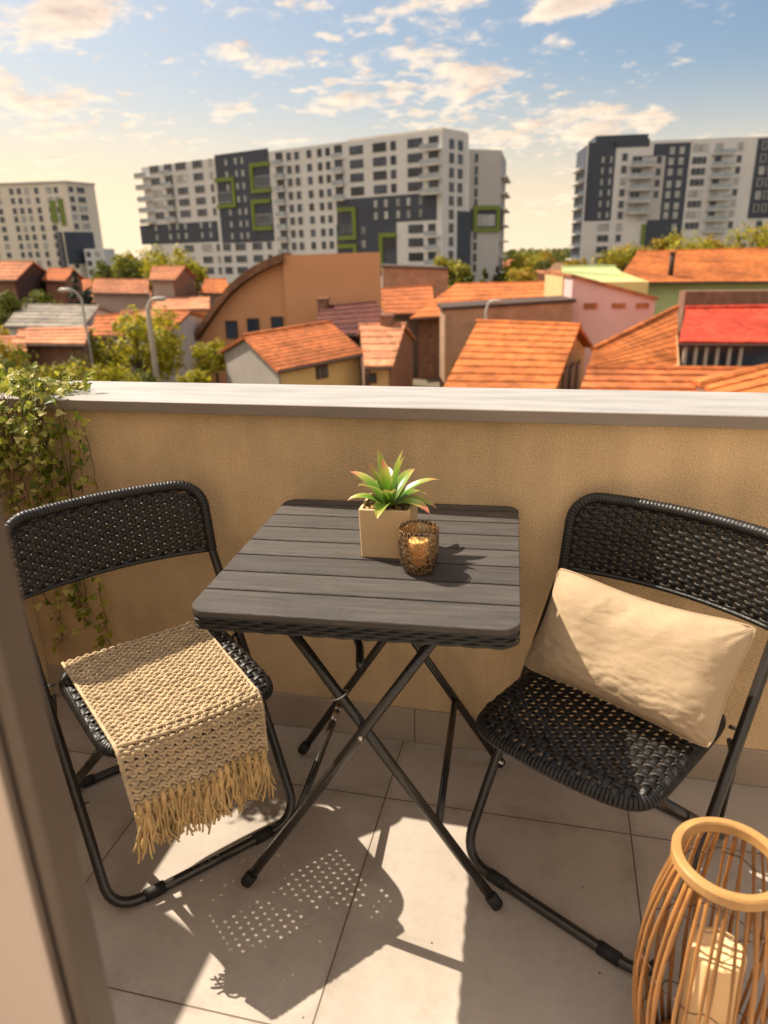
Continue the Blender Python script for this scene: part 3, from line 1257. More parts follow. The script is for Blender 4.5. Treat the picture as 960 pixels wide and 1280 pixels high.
for z in (0.08, 0.25, 0.39):
    mb = MB()
    q = []
    for i in range(120):
        A = 2 * math.pi * i / 120
        q.append(((prof_r(z) - 0.003 + 0.0032 * math.sin(i * 0.72)) * math.cos(A), (prof_r(z) - 0.003 + 0.0032 * math.sin(i * 0.72)) * math.sin(A), z + 0.0025 * math.sin(i * 0.31) + 0.001 * math.sin(i * 0.9)))
    mb.tube(q, 0.0010, 5, closed=True)
    mb.build('binding_wire', M['wire'], ln, True)
mb = MB()
mb.lathe([(0.001, 0.003), (0.070, 0.003), (0.072, 0.006), (0.072, 0.014), (0.069, 0.017), (0.001, 0.017)], sides=40)
mb.build('base', M['cane'], ln, True)
ca = thing('pillar_candle', 'tall cream pillar candle standing inside the cane lantern', 'candle', (lc.x + 0.012, lc.y + 0.01, 0.0175))
mb = MB()
mb.lathe([(0.001, 0), (0.0385, 0), (0.040, 0.003), (0.040, 0.242), (0.0385, 0.247), (0.032, 0.248), (0.022, 0.243), (0.001, 0.241)], sides=40)
mb.build('wax', M['wax'], ca, True)
mb = MB()
mb.tube([(0, 0, 0.241), (0.001, 0.001, 0.248), (0.004, 0.002, 0.254)], 0.0012, 6)
mb.build('wick', M['wick'], ca)

# ------------------------------------------------------------------ trailing ivy
iv = thing('trailing_ivy', 'variegated ivy spilling over the coping and down the parapet wall', 'plant', (-1.36, WY - 0.02, HC))
rnd = random.Random(21)
lv, stm = MB(), MB()


def ivy_leaf(mbx, p, nrm_, tip, size):
    nrm_ = V(nrm_).normalized()
    tip = V(tip)
    tip = (tip - nrm_ * tip.dot(nrm_)).normalized()
    sd = tip.cross(nrm_)
    s = size
    sh = [(0, 0.0), (0.28, -0.14), (0.52, 0.10), (0.36, 0.42), (0.18, 0.62), (0, 1.0), (-0.18, 0.62), (-0.36, 0.42), (-0.52, 0.10), (-0.28, -0.14)]
    vs = [V(p) + sd * x * s + tip * y * s + nrm_ * (0.22 * abs(x) * s - 0.18 * y * y * s) for x, y in sh]
    vs.append(V(p) + tip * 0.35 * s - nrm_ * 0.02 * s)
    mbx.add(vs, [(i, (i + 1) % 10, 10) for i in range(10)])


ORG = V(iv.location)


def vine(start, path_dirs, step, size, dens, spread):
    p = V(start)
    ps = [p.copy()]
    for dv in path_dirs:
        p = p + V(dv) * step + V((rnd.uniform(-1, 1), rnd.uniform(-.3, .3), rnd.uniform(-1, 1))) * step * 0.25
        if p.z < HC - 0.03 and p.y > CY - 0.004 and p.y < CB + .02:
            p.y = CY - 0.004 - rnd.uniform(0, 0.02) if p.z > HC - 0.06 else min(p.y, WY - 0.008)
        ps.append(p.copy())
        for q in range(dens):
            if rnd.random() < 0.85:
                off = V((rnd.gauss(0, spread), -abs(rnd.gauss(0, spread * 1.6)), rnd.gauss(0, spread * 0.6)))
                lp = p + off
                if lp.z < HC:
                    lp.y = min(lp.y, WY - 0.006)
                else:
                    lp.z = max(lp.z, HC + 0.006)
                nn = V((rnd.uniform(-.8, .8), rnd.uniform(-1.0, -0.1), rnd.uniform(-0.1, 1.0)))
                ivy_leaf(lv, lp - ORG, nn, V((rnd.uniform(-1, 1), rnd.uniform(-.5, .2), rnd.uniform(-1.1, 0.3))), size * rnd.uniform(0.6, 1.25))
                if off.length > 0.012:
                    stm.tube([p - ORG, (p + lp) / 2 + V((0, 0, 0.004)) - ORG, lp - ORG], 0.0006, 4)
    stm.tube([q - ORG for q in ps], 0.0011, 5)


# mound on top of the coping
for k in range(44):
    st_ = V((rnd.uniform(-1.62, -1.33), rnd.uniform(1.64, 1.78), HC + 0.012))
    ang = rnd.uniform(-0.6, 3.6)
    vine(st_, [V((math.cos(ang), math.sin(ang) * 0.4 - 0.2, rnd.uniform(-0.2, 0.6)))] * rnd.randint(3, 6), 0.017, 0.024, 2, 0.014)
for k in range(7):
    vine(V((-1.40, rnd.uniform(1.62, 1.72), HC + 0.015)), [V((1, rnd.uniform(-.2, .3), rnd.uniform(-0.1, 0.25)))] * rnd.randint(5, 8), 0.022, 0.022, 2, 0.012)
# curtain hanging down the wall
for k in range(46):
    x0 = rnd.uniform(-1.58, -1.28)
    n = int((rnd.uniform(0.10, 0.40) if x0 < -1.31 else rnd.uniform(0.08, 0.2)) / 0.022)
    vine(V((x0, CY - rnd.uniform(0.005, 0.05), HC + 0.012)), [V((rnd.uniform(-.25, .25), -0.35 if q < 2 else 0.03, -1)) for q in range(n)], 0.022, 0.0185, 2, 0.016)
# thin long tendrils reaching low
for (x0, x1, ln_) in ((-1.27, -1.36, 0.66), (-1.29, -1.40, 0.74), (-1.31, -1.33, 0.70), (-1.25, -1.30, 0.60), (-1.22, -1.27, 0.78), (-1.33, -1.43, 0.60), (-1.20, -1.19, 0.36)):
    n = int(ln_ / 0.026)
    vine(V((x0, CY - 0.006, HC - 0.02)), [V(((x1 - x0) / ln_, 0.03, -1)) for q in range(n)], 0.026, 0.022, 2, 0.013)
lv.build('leaves', M['ivy'], iv, False)
stm.build('stems', M['vine'], iv, True)

# ================================================================== the town beyond
M['white'] = mat('white_render', (0.60, 0.60, 0.60), 0.85, 0.05, 0.3)
M['warmwhite'] = mat('cream_render', (0.66, 0.60, 0.52), 0.85, 0.05, 0.3)
M['greyw'] = mat('grey_render', (0.44, 0.43, 0.42), 0.85, 0.05, 0.3)
M['dark'] = mat('anthracite_render', (0.045, 0.055, 0.078), 0.7, 0.10, 0.3)
M['green'] = mat('lime_render', (0.15, 0.205, 0.03), 0.7, 0.08, 0.3)
M['win'] = mat('window_glass', (0.030, 0.042, 0.062), 0.15, 0.4, 0.6, spec=0.45, island=0.7)
M['winp'] = mat('window_glass_pale', (0.30, 0.31, 0.31), 0.3, 0.3, 0.6, island=0.5)
M['balc'] = mat('balcony_slab', (0.60, 0.57, 0.53), 0.8, 0.05, 0.3)
M['rail'] = mat('balcony_rail', (0.30, 0.34, 0.37), 0.25, 0.2, 0.6)


def roofmat(name, c, var=0.30, sc=0.35):
    """tiled roof: large weathered patches, small tone changes from tile to tile, dark lichen here and there"""
    m = mat(name, c, 0.85, var, sc, 0.0, island=0.14, detail=8, spec=0.2)
    nt = m.node_tree
    b = nt.nodes['Principled BSDF']
    src = b.inputs['Base Color'].links[0].from_socket
    tc = N(nt, 'ShaderNodeTexCoord')
    n1 = N(nt, 'ShaderNodeTexNoise')
    n1.inputs['Scale'].default_value = 0.9
    n1.inputs['Detail'].default_value = 10
    n1.inputs['Roughness'].default_value = 0.7
    lk(nt, tc.outputs['Object'], n1.inputs['Vector'])
    mr = N(nt, 'ShaderNodeMapRange')
    mr.inputs['From Min'].default_value = 0.52
    mr.inputs['From Max'].default_value = 0.75
    mr.inputs['To Max'].default_value = 0.55
    lk(nt, n1.outputs['Fac'], mr.inputs['Value'])
    vo = N(nt, 'ShaderNodeTexVoronoi')
    vo.inputs['Scale'].default_value = 3.2
    lk(nt, tc.outputs['Object'], vo.inputs['Vector'])
    hs = N(nt, 'ShaderNodeHueSaturation')
    m2 = N(nt, 'ShaderNodeMapRange')
    m2.inputs['To Min'].default_value = 0.72
    m2.inputs['To Max'].default_value = 1.25
    sp = N(nt, 'ShaderNodeSeparateColor')
    lk(nt, vo.outputs['Color'], sp.inputs[0])
    lk(nt, sp.outputs[0], m2.inputs['Value'])
    lk(nt, m2.outputs[0], hs.inputs['Value'])
    lk(nt, src, hs.inputs['Color'])
    mx = N(nt, 'ShaderNodeMixRGB')
    mx.inputs[2].default_value = (c[0] * 0.38, c[1] * 0.55, c[2] * 0.9, 1)
    lk(nt, mr.outputs[0], mx.inputs[0])
    lk(nt, hs.outputs[0], mx.inputs[1])
    lk(nt, mx.outputs[0], b.inputs['Base Color'])
    return m


M['orange'] = roofmat('orange_tiles', (0.37, 0.112, 0.036))
M['orange2'] = roofmat('bright_orange_tiles', (0.43, 0.132, 0.036))
M['salmon'] = roofmat('salmon_tiles', (0.45, 0.195, 0.10))
M['rust'] = roofmat('rust_tiles', (0.34, 0.13, 0.06))
M['red'] = roofmat('red_sheet_roof', (0.44, 0.052, 0.026))
M['maroon'] = roofmat('maroon_roof', (0.09, 0.028, 0.022))
M['brown'] = roofmat('brown_roof', (0.20, 0.105, 0.06))
M['greyroof'] = roofmat('grey_fibre_roof', (0.22, 0.19, 0.155))
M['greenroof'] = mat('pale_green_roof', (0.40, 0.45, 0.19), 0.9, 0.15, 0.6)
M['lime'] = mat('pale_green_wall', (0.52, 0.56, 0.27), 0.9, 0.1, 0.5)
M['pink'] = mat('pink_wall', (0.66, 0.44, 0.43), 0.9, 0.08, 0.5)
M['peach'] = mat('peach_wall', (0.56, 0.285, 0.145), 0.9, 0.06, 0.25)
M['tan'] = mat('tan_wall', (0.52, 0.34, 0.17), 0.9, 0.1, 0.5)
M['yellow'] = mat('yellow_wall', (0.60, 0.43, 0.20), 0.9, 0.1, 0.5)
M['grey'] = mat('grey_wall', (0.33, 0.29, 0.26), 0.9, 0.1, 0.5)
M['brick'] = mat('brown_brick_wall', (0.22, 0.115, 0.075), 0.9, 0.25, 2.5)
M['shedwall'] = mat('brown_shed_wall', (0.34, 0.205, 0.13), 0.9, 0.2, 1.2)
M['eave'] = mat('dark_eave', (0.055, 0.03, 0.02), 0.8, 0.1)
M['concrete'] = mat('concrete_pole', (0.42, 0.37, 0.31), 0.9, 0.1, 3)
M['lampmetal'] = mat('grey_lamp_metal', (0.40, 0.38, 0.35), 0.5, 0.1, 3)
M['bark'] = mat('bark', (0.09, 0.06, 0.04), 0.9, 0.2, 3)
M['treeA'] = leaf_mat('yellow_green_leaves', [(0, (0.14, 0.15, 0.012)), (0.5, (0.33, 0.30, 0.020)), (1, (0.55, 0.45, 0.035))], 0.6, 0.5)
M['treeB'] = leaf_mat('mid_green_leaves', [(0, (0.05, 0.07, 0.010)), (0.5, (0.11, 0.13, 0.014)), (1, (0.21, 0.21, 0.025))], 0.6, 0.45)
M['treeC'] = leaf_mat('dark_needles', [(0, (0.012, 0.020, 0.010)), (1, (0.04, 0.055, 0.018))], 0.7, 0.15)
M['treeD'] = leaf_mat('autumn_leaves', [(0, (0.16, 0.13, 0.01)), (0.5, (0.36, 0.26, 0.02)), (1, (0.52, 0.32, 0.03))], 0.6, 0.5)


def ground_mat():
    m, nt, b = nodes("ground")
    tc = N(nt, 'ShaderNodeTexCoord')
    n1 = N(nt, 'ShaderNodeTexNoise')
    n1.inputs['Scale'].default_value = 0.06
    n1.inputs['Detail'].default_value = 8
    lk(nt, tc.outputs['Object'], n1.inputs['Vector'])
    cr = N(nt, 'ShaderNodeValToRGB')
    el = cr.color_ramp.elements
    el[0].position = 0.35
    el[0].color = (0.045, 0.055, 0.016, 1)
    el[1].position = 0.65
    el[1].color = (0.15, 0.12, 0.08, 1)
    lk(nt, n1.outputs['Fac'], cr.inputs['Fac'])
    lk(nt, cr.outputs['Color'], b.inputs['Base Color'])
    b.inputs['Roughness'].default_value = 0.95
    return m


mb = MB()
mb.quad((-3000, -400, GZ), (3000, -400, GZ), (3000, 4000, GZ), (-3000, 4000, GZ))
structure('ground', mb, ground_mat())
M['asphalt'] = mat('asphalt', (0.055, 0.052, 0.05), 0.9, 0.15, 1.5)
mb = MB()
a, b = pz(60, 470, GZ), pz(250, 400, GZ)
mb.box(-28, -24, 20, 160, GZ + 0.001, GZ + 0.004)
structure('street', mb, M['asphalt'])


# ------------------------------------------------------------------ apartment towers
class Face:
    """a vertical facade plane through two ground points; pixels of the photograph measured onto it in metres"""

    def __init__(s, P0, P1):
        s.o = V((P0.x, P0.y, 0))
        s.d = V((P1.x - P0.x, P1.y - P0.y, 0))
        s.len = s.d.length
        s.d.normalize()
        s.n = V((s.d.y, -s.d.x, 0))
        if s.n.dot(EYE - s.o) < 0:
            s.n = -s.n

    def px(s, u, v):
        d = ray(u, v)
        k = (s.o - EYE).dot(s.n) / d.dot(s.n)
        p = EYE + d * k
        return (p - s.o).dot(s.d), p.z

    def pt(s, a, z, out=0.0):
        p = s.o + s.d * a + s.n * out
        return V((p.x, p.y, z))

    def slab(s, mb, a0, a1, z0, z1, o0, o1):
        mb.hexa([s.pt(a0, z0, o0), s.pt(a1, z0, o0), s.pt(a1, z0, o1), s.pt(a0, z0, o1), s.pt(a0, z1, o0), s.pt(a1, z1, o0), s.pt(a1, z1, o1), s.pt(a0, z1, o1)])


wrnd = random.Random(2)


class Tower:
    def __init__(s, name, label, loc):
        s.root = thing(name, label, 'apartment building', (loc.x, loc.y, GZ), 0, 'apartment blocks beyond the roofs')
        s.off = V((loc.x, loc.y, GZ))
        s.nwin = 0
        s.rest = MB()
        s.restp = MB()

    def part(s, name, mb, m):
        mb.v = [tuple(V(p) - s.off) for p in mb.v]
        return mb.build(name, m, s.root)

    def panel(s, F, u0, v0, u1, v1, m, name='wall_panel', out=0.10, hole=None):
        um, vm = (u0 + u1) / 2, (v0 + v1) / 2
        a0, a1 = F.px(u0, vm)[0], F.px(u1, vm)[0]
        z1, z0 = F.px(um, v0)[1], F.px(um, v1)[1]
        mb = MB()
        F.slab(mb, a0, a1, z0, z1, 0.004, out)
        return s.part(name, mb, m)

    def frame(s, F, u0, v0, u1, v1, sides='tblr', th=0.85, out=0.45, inner='win'):
        um, vm = (u0 + u1) / 2, (v0 + v1) / 2
        a0, a1 = sorted((F.px(u0, vm)[0], F.px(u1, vm)[0]))
        z1, z0 = F.px(um, v0)[1], F.px(um, v1)[1]
        mb = MB()
        if 't' in sides:
            F.slab(mb, a0, a1, z1 - th, z1, 0.11, out)
        if 'b' in sides:
            F.slab(mb, a0, a1, z0, z0 + th, 0.11, out)
        if 'l' in sides:
            F.slab(mb, a0, a0 + 0.9, z0 + th, z1 - th, 0.11, out - 0.01)
        if 'r' in sides:
            F.slab(mb, a1 - 0.9, a1, z0 + th, z1 - th, 0.11, out - 0.01)
        s.part('green_frame', mb, M['green'])
        ai0, ai1 = a0 + (1.2 if 'l' in sides else 0.3), a1 - (1.2 if 'r' in sides else 0.3)
        zz = z0 + th + 0.3
        while zz + 2.2 < z1 - th + 0.4:
            s.window(F, (ai0 + ai1) / 2, zz + 1.15, ai1 - ai0, 2.0, 0.14)
            zz += 3.05

    def window(s, F, a, z, w, h, out=0.13, pale=False):
        s.nwin += 1
        if s.nwin <= 98:
            mb = MB()
            F.slab(mb, a - w / 2 - 0.12, a + w / 2 + 0.12, z - h / 2 - 0.12, z + h / 2 + 0.12, 0.006, out - 0.02)
            fr = s.part('window', mb, M['greyw'] if not pale else M['dark'])
            mb = MB()
            k = max(1, round(w / 1.2))
            for i in range(k):
                F.slab(mb, a - w / 2 + w * i / k + 0.04, a - w / 2 + w * (i + 1) / k - 0.04, z - h / 2, z + h / 2, out - 0.06, out)
            mb.v = [tuple(V(p) - s.off) for p in mb.v]
            mb.build('pane', M['winp'] if (pale or wrnd.random() < 0.22) else M['win'], fr)
        else:
            F.slab(s.restp if pale else s.rest, a - w / 2, a + w / 2, z - h / 2, z + h / 2, 0.006, out)

    def grid(s, F, vref, cols, uref, rows, h=1.5, pale=False, out=0.13):
        zs = [F.px(uref, v)[1] for v in rows]
        for u, w in cols:
            a = F.px(u, vref)[0]
            wm = abs(F.px(u + w / 2, vref)[0] - F.px(u - w / 2, vref)[0])
            for z in zs:
                s.window(F, a, z, wm * 0.92, h, out, pale)

    def balconies(s, F, u0, u1, vref, uref, rows, out=1.4, m='balc', rail=True):
        a0, a1 = F.px(u0, vref)[0], F.px(u1, vref)[0]
        for v in rows:
            z = F.px(uref, v)[1]
            mb = MB()
            F.slab(mb, a0, a1, z - 1.75, z - 1.5, 0.12, out)
            b = s.part('balcony', mb, M[m])
            if rail:
                mb = MB()
                F.slab(mb, a0, a1, z - 1.499, z - 0.55, out - 0.08, out - 0.02)
                mb.v = [tuple(V(p) - s.off) for p in mb.v]
                mb.build('railing', M['rail'], b)

    def finish(s):
        for mb, m in ((s.rest, 'win'), (s.restp, 'winp')):
            if mb.v:
                o = s.part('windows', mb, M[m])
                o['kind'] = 'stuff'


def prism_xy(mb, pts, z0, z1):
    mb.prism([V((p.x, p.y, z0)) for p in pts], (0, 0, z1 - z0))


# central block
P0, P1 = pd(175, 199, 198), pd(553, 163, 150)
P2 = pd(586, 170, 157)
F = Face(P0, P1)
FS = Face(P1, P2)
A = Tower('apartment_block', 'widest white and charcoal apartment block with lime green frames, in the centre', (P0 + P1) / 2)
back = V((P2.x - P1.x, P2.y - P1.y, 0))
ztop = F.px(440, 176)[1]
mb = MB()
prism_xy(mb, [P0, P1, P2, P0 + back], GZ, ztop)
A.part('main_volume', mb, M['white'])
mb = MB()
for (u0, v0, u1, v1) in ((434, 171, 553, 176), (340, 178, 434, 183)):
    a0, a1 = F.px(u0, v0)[0], F.px(u1, v0)[0]
    F.slab(mb, a0, a1, ztop + 0.002, ztop + (0.35 if u0 == 434 else 0.1), -8, -0.2)
A.part('roof_parapet', mb, M['warmwhite'])
A.panel(F, 176, 279, 273, 304, M['dark'])
A.panel(F, 273, 189, 339.5, 303, M['dark'])
A.panel(F, 422, 245, 546, 278, M['dark'])
A.panel(F, 422, 278.3, 496, 345, M['dark'])
A.grid(F, 237, [(196, 12), (213, 10), (229, 14), (250, 13), (266, 4)], 229, [207.5, 223, 238.6, 253, 267.4])
A.grid(F, 290, [(196, 3.5), (213, 3.5), (223, 3.5), (233, 3.5), (253, 3.5), (264, 3.5)], 230, [283, 295], 1.3, True)
A.grid(F, 240, [(286, 3.5), (298, 3.5), (306, 3.5)], 298, [201, 217, 233, 249, 265, 280, 295], 1.3, True)
A.frame(F, 271, 222, 295, 260, 'tbr')
A.frame(F, 314, 203, 339, 241, 'tbl')
A.frame(F, 316, 249, 340, 288, 'tbl')
A.grid(F, 320, [(238, 12), (260, 13), (274, 4), (285, 10), (302, 14), (323, 13), (338, 6)], 285, [309, 324, 338])
A.grid(F, 244, [(364, 6), (374, 6), (389, 6), (402, 5.5), (412, 5.5)], 374, [194, 211, 227, 244, 260, 276, 292, 307.6], 1.5)
A.grid(F, 244, [(352, 9), (425, 10)], 374, [194, 211, 227, 244, 260, 276, 292, 307.6], 2.0)
A.balconies(F, 346, 358, 244, 374, [194, 211, 227, 244, 260, 276, 292, 307.6], 0.9)
A.balconies(F, 419, 432, 244, 374, [194, 211, 227, 244], 0.9)
A.grid(F, 212, [(446, 18), (475, 18), (492, 7), (519, 20), (542, 13)], 446, [187.5, 205, 222, 239], 1.6)
A.balconies(F, 530, 553, 212, 446, [187.5, 205, 222, 239], 1.7)
A.balconies(F, 206, 218, 237, 229, [207.5, 223, 238.6, 253, 267.4], 1.0)
A.balconies(F, 175.5, 190, 237, 229, [207.5, 223, 238.6, 253, 267.4], 1.5)
A.frame(F, 423, 259, 446, 300, 'tbr')
A.frame(F, 423, 305, 447, 325, 'tr')
A.frame(F, 475, 291, 496.5, 338, 'tbl')
A.grid(F, 262, [(470, 4.5), (483, 4.5), (498, 4.5), (511, 4.5), (526, 4.5)], 483, [254, 269], 1.4, True)
A.grid(F, 300, [(455, 5)], 455, [288, 305], 1.4, True)
A.grid(F, 303, [(520, 20), (540, 10)], 520, [286, 303, 321], 1.6)
A.balconies(F, 533, 550, 303, 520, [286, 303, 321], 1.1)
A.grid(FS, 245, [(564, 6)], 564, [180, 197.5, 216, 234, 251, 268, 285, 302, 319], 1.7)
A.grid(FS, 215, [(575, 6)], 564, [180, 197.5, 216, 234, 251], 1.7)
A.panel(FS, 571, 264, 588, 350, M['dark'])
mb = MB()
FS.slab(mb, 0.2, FS.len - 0.2, ztop + 0.002, ztop + 0.35, -6, -0.2)
A.part('roof_parapet', mb, M['warmwhite'])
A.finish()
# rear wing
Q0, Q1 = pd(586, 187, 161), pd(627, 187, 164)
FW_ = Face(Q0, Q1)
W = Tower('apartment_wing', 'narrow grey apartment wing right behind the central white block', (Q0 + Q1) / 2)
dpt = V((Q1.x, Q1.y, 0)).normalized() * 20 + RH * 1.2
mb = MB()
zt = FW_.px(606, 187)[1]
prism_xy(mb, [Q0, Q1, Q1 + dpt, Q0 + dpt], GZ, zt)
W.part('main_volume', mb, M['greyw'])
W.panel(FW_, 588, 261, 628, 288, M['dark'])
W.frame(FW_, 591, 257, 624, 290, 'tblr')
W.grid(FW_, 220, [(595, 5)], 595, [197.5, 213, 226, 241, 254, 294.5, 308, 322, 335], 1.6)
FW2 = Face(Q1, Q1 + dpt)
for k in range(11):
    mb = MB()
    FW2.slab(mb, 1, 18, zt - 3.2 * k - 5, zt - 3.2 * k - 4.7, 0.01, 1.3)
    b_ = W.part('balcony', mb, M['balc'])
W.finish()

# right block
G0, G1 = pd(735, 178, 195), pd(1010, 172, 190)
G = Face(G0, G1)
B = Tower('apartment_block', 'charcoal and white apartment block standing behind the long orange roof', (G0 + G1) / 2)
gb = V((-G.n.x, -G.n.y, 0)) * 16
zg = G.px(860, 174)[1]
mb = MB()
prism_xy(mb, [G0, G1, G1 + gb, G0 + gb], GZ, zg)
B.part('main_volume', mb, M['white'])
mb = MB()
a0, a1 = G.px(745, 175)[0], G.px(811, 175)[0]
G.slab(mb, a0, a1, zg + 0.002, G.px(778, 171.5)[1] + 0.6, -12, -0.5)
B.part('penthouse', mb, M['dark'])
B.panel(G, 733, 178, 767, 276, M['dark'])
B.panel(G, 812, 179, 857, 304, M['dark'])
B.panel(G, 941, 172, 1010, 272, M['dark'])
B.panel(G, 767, 174, 812, 184, M['dark'])
B.grid(G, 240, [(751, 3.5), (761, 3.5)], 751, [200, 213.6, 227.7, 241.5, 255, 269], 1.4, True)
B.grid(G, 245, [(777, 7)], 777, [196.6, 212, 227, 241, 255.6, 269, 284, 297.6], 1.6)
B.grid(G, 230, [(800, 26)], 800, [199, 214, 229, 244, 258], 1.3)
B.balconies(G, 785, 813, 230, 800, [199, 214, 229, 244, 258], 1.8)
B.panel(G, 800, 196, 828, 275, M['greyw'], out=0.16)
B.grid(G, 230, [(821, 7)], 821, [200, 215, 229, 243], 1.6, out=0.2)
B.panel(G, 801, 280, 806, 306, M['green'], out=0.3)
B.panel(G, 806, 280, 832, 310, M['dark'], out=0.18)
B.grid(G, 300, [(753, 15)], 753, [284, 298, 312, 325], 1.5)
B.grid(G, 230, [(836, 7), (848, 7)], 848, [188, 201.5, 215, 230, 243, 257.5, 269, 284], 1.6, True)
B.grid(G, 235, [(870, 19), (893, 9), (919, 6)], 870, [185, 200.6, 214.5, 228, 242, 255, 268, 282], 1.5)
B.balconies(G, 885, 912, 235, 870, [185, 200.6, 214.5, 228, 242, 255, 268, 282], 1.4)
B.grid(G, 225, [(950, 6), (960, 5), (975, 5)], 950, [182, 198, 213, 228, 244, 260], 1.6)
B.grid(G, 285, [(948, 8), (965, 8)], 950, [280, 295], 1.5)
GL = Face(G0 + gb, G0)
for k in range(12):
    mb = MB()
    GL.slab(mb, 1, 14, zg - 3.1 * k - 5.5, zg - 3.1 * k - 5.2, 0.01, 1.5)
    B.part('balcony', mb, M['balc'])
mb = MB()
GL.slab(mb, 0.3, 15.7, zg - 30, zg - 0.3, 0.003, 0.12)
B.part('wall_panel', mb, M['dark'])
B.finish()

# left block
H1_ = pd(82, 227.5, 237)
H0 = pd(-50, 235.5, 240)
H2 = pd(118, 233, 247)
FA, FB = Face(H0, H1_), Face(H1_, H2)
Cc = Tower('apartment_block', 'cream apartment block at the far left behind the small houses', (H0 + H1_) / 2)
hb = V((H2.x - H1_.x, H2.y - H1_.y, 0))
mb = MB()
zh = FA.px(60, 229)[1]
prism_xy(mb, [H0, H1_, H2, H0 + hb], GZ, zh)
Cc.part('main_volume', mb, M['warmwhite'])
mb = MB()
prism_xy(mb, [H0 - FA.d * 0.4 + FA.n * 0.4, H1_ + FA.d * 0.3 + FA.n * 0.4, H2 + hb * 0.02 + FA.d * 0.3, H0 + hb], zh + 0.002, zh + 0.5)
Cc.part('roof_parapet', mb, M['greyw'])
Cc.grid(FA, 274, [(3, 6), (-12, 6)], 30, [239, 251, 263.6, 274, 286, 297, 308, 318.6], 1.5)
Cc.grid(FA, 274, [(20.6, 5), (30, 5), (39.5, 5), (51.6, 5), (67, 7)], 30, [239, 251, 263.6, 274, 286, 297, 308, 318.6, 330], 1.6)
Cc.grid(FA, 274, [(76, 5)], 30, [239, 251, 263.6, 274], 1.6)
Cc.grid(FB, 260, [(92, 6), (104, 10)], 104, [238, 250, 261, 272, 283], 1.5)
Cc.panel(FA, 73, 290, 81.5, 340, M['dark'])
Cc.panel(FB, 82.5, 290, 119, 330, M['dark'])
Cc.panel(FA, 64, 251, 71, 279, M['green'], out=0.3)
Cc.panel(FA, 75, 248, 81, 282, M['green'], out=0.3)
Cc.finish()
mb = MB()
J0, J1 = pd(105, 312, 236), pd(130, 314, 238)
FJ = Face(J0, J1)
lb = Tower('apartment_annex', 'low white annex at the foot of the cream apartment block', (J0 + J1) / 2)
prism_xy(mb, [J0, J1, J1 + V((-4, 12, 0)), J0 + V((-4, 12, 0))], GZ, FJ.px(117, 311)[1])
lb.part('main_volume', mb, M['white'])
lb.grid(FJ, 320, [(111, 6), (122, 6)], 115, [318, 329, 340], 1.5)
lb.finish()


# ------------------------------------------------------------------ houses
def roof_plane(mb, R0, R1, E0, E1, n, th=0.14, lift=0.05):
    lift = min(lift, (E0 - R0).length / n * 0.075)
    """stepped courses from ridge R to eave E"""
    up = (R1 - R0).cross(E0 - R0).normalized()
    if up.z < 0:
        up = -up
    for i in range(n):
        t0, t1 = i / n, (i + 1) / n
        a, b = R0.lerp(E0, t0), R1.lerp(E1, t0)
        c, d_ = R1.lerp(E1, t1), R0.lerp(E0, t1)
        mb.hexa([a - up * th, b - up * th, c - up * th, d_ - up * th, a, b, c + up * lift, d_ + up * lift])


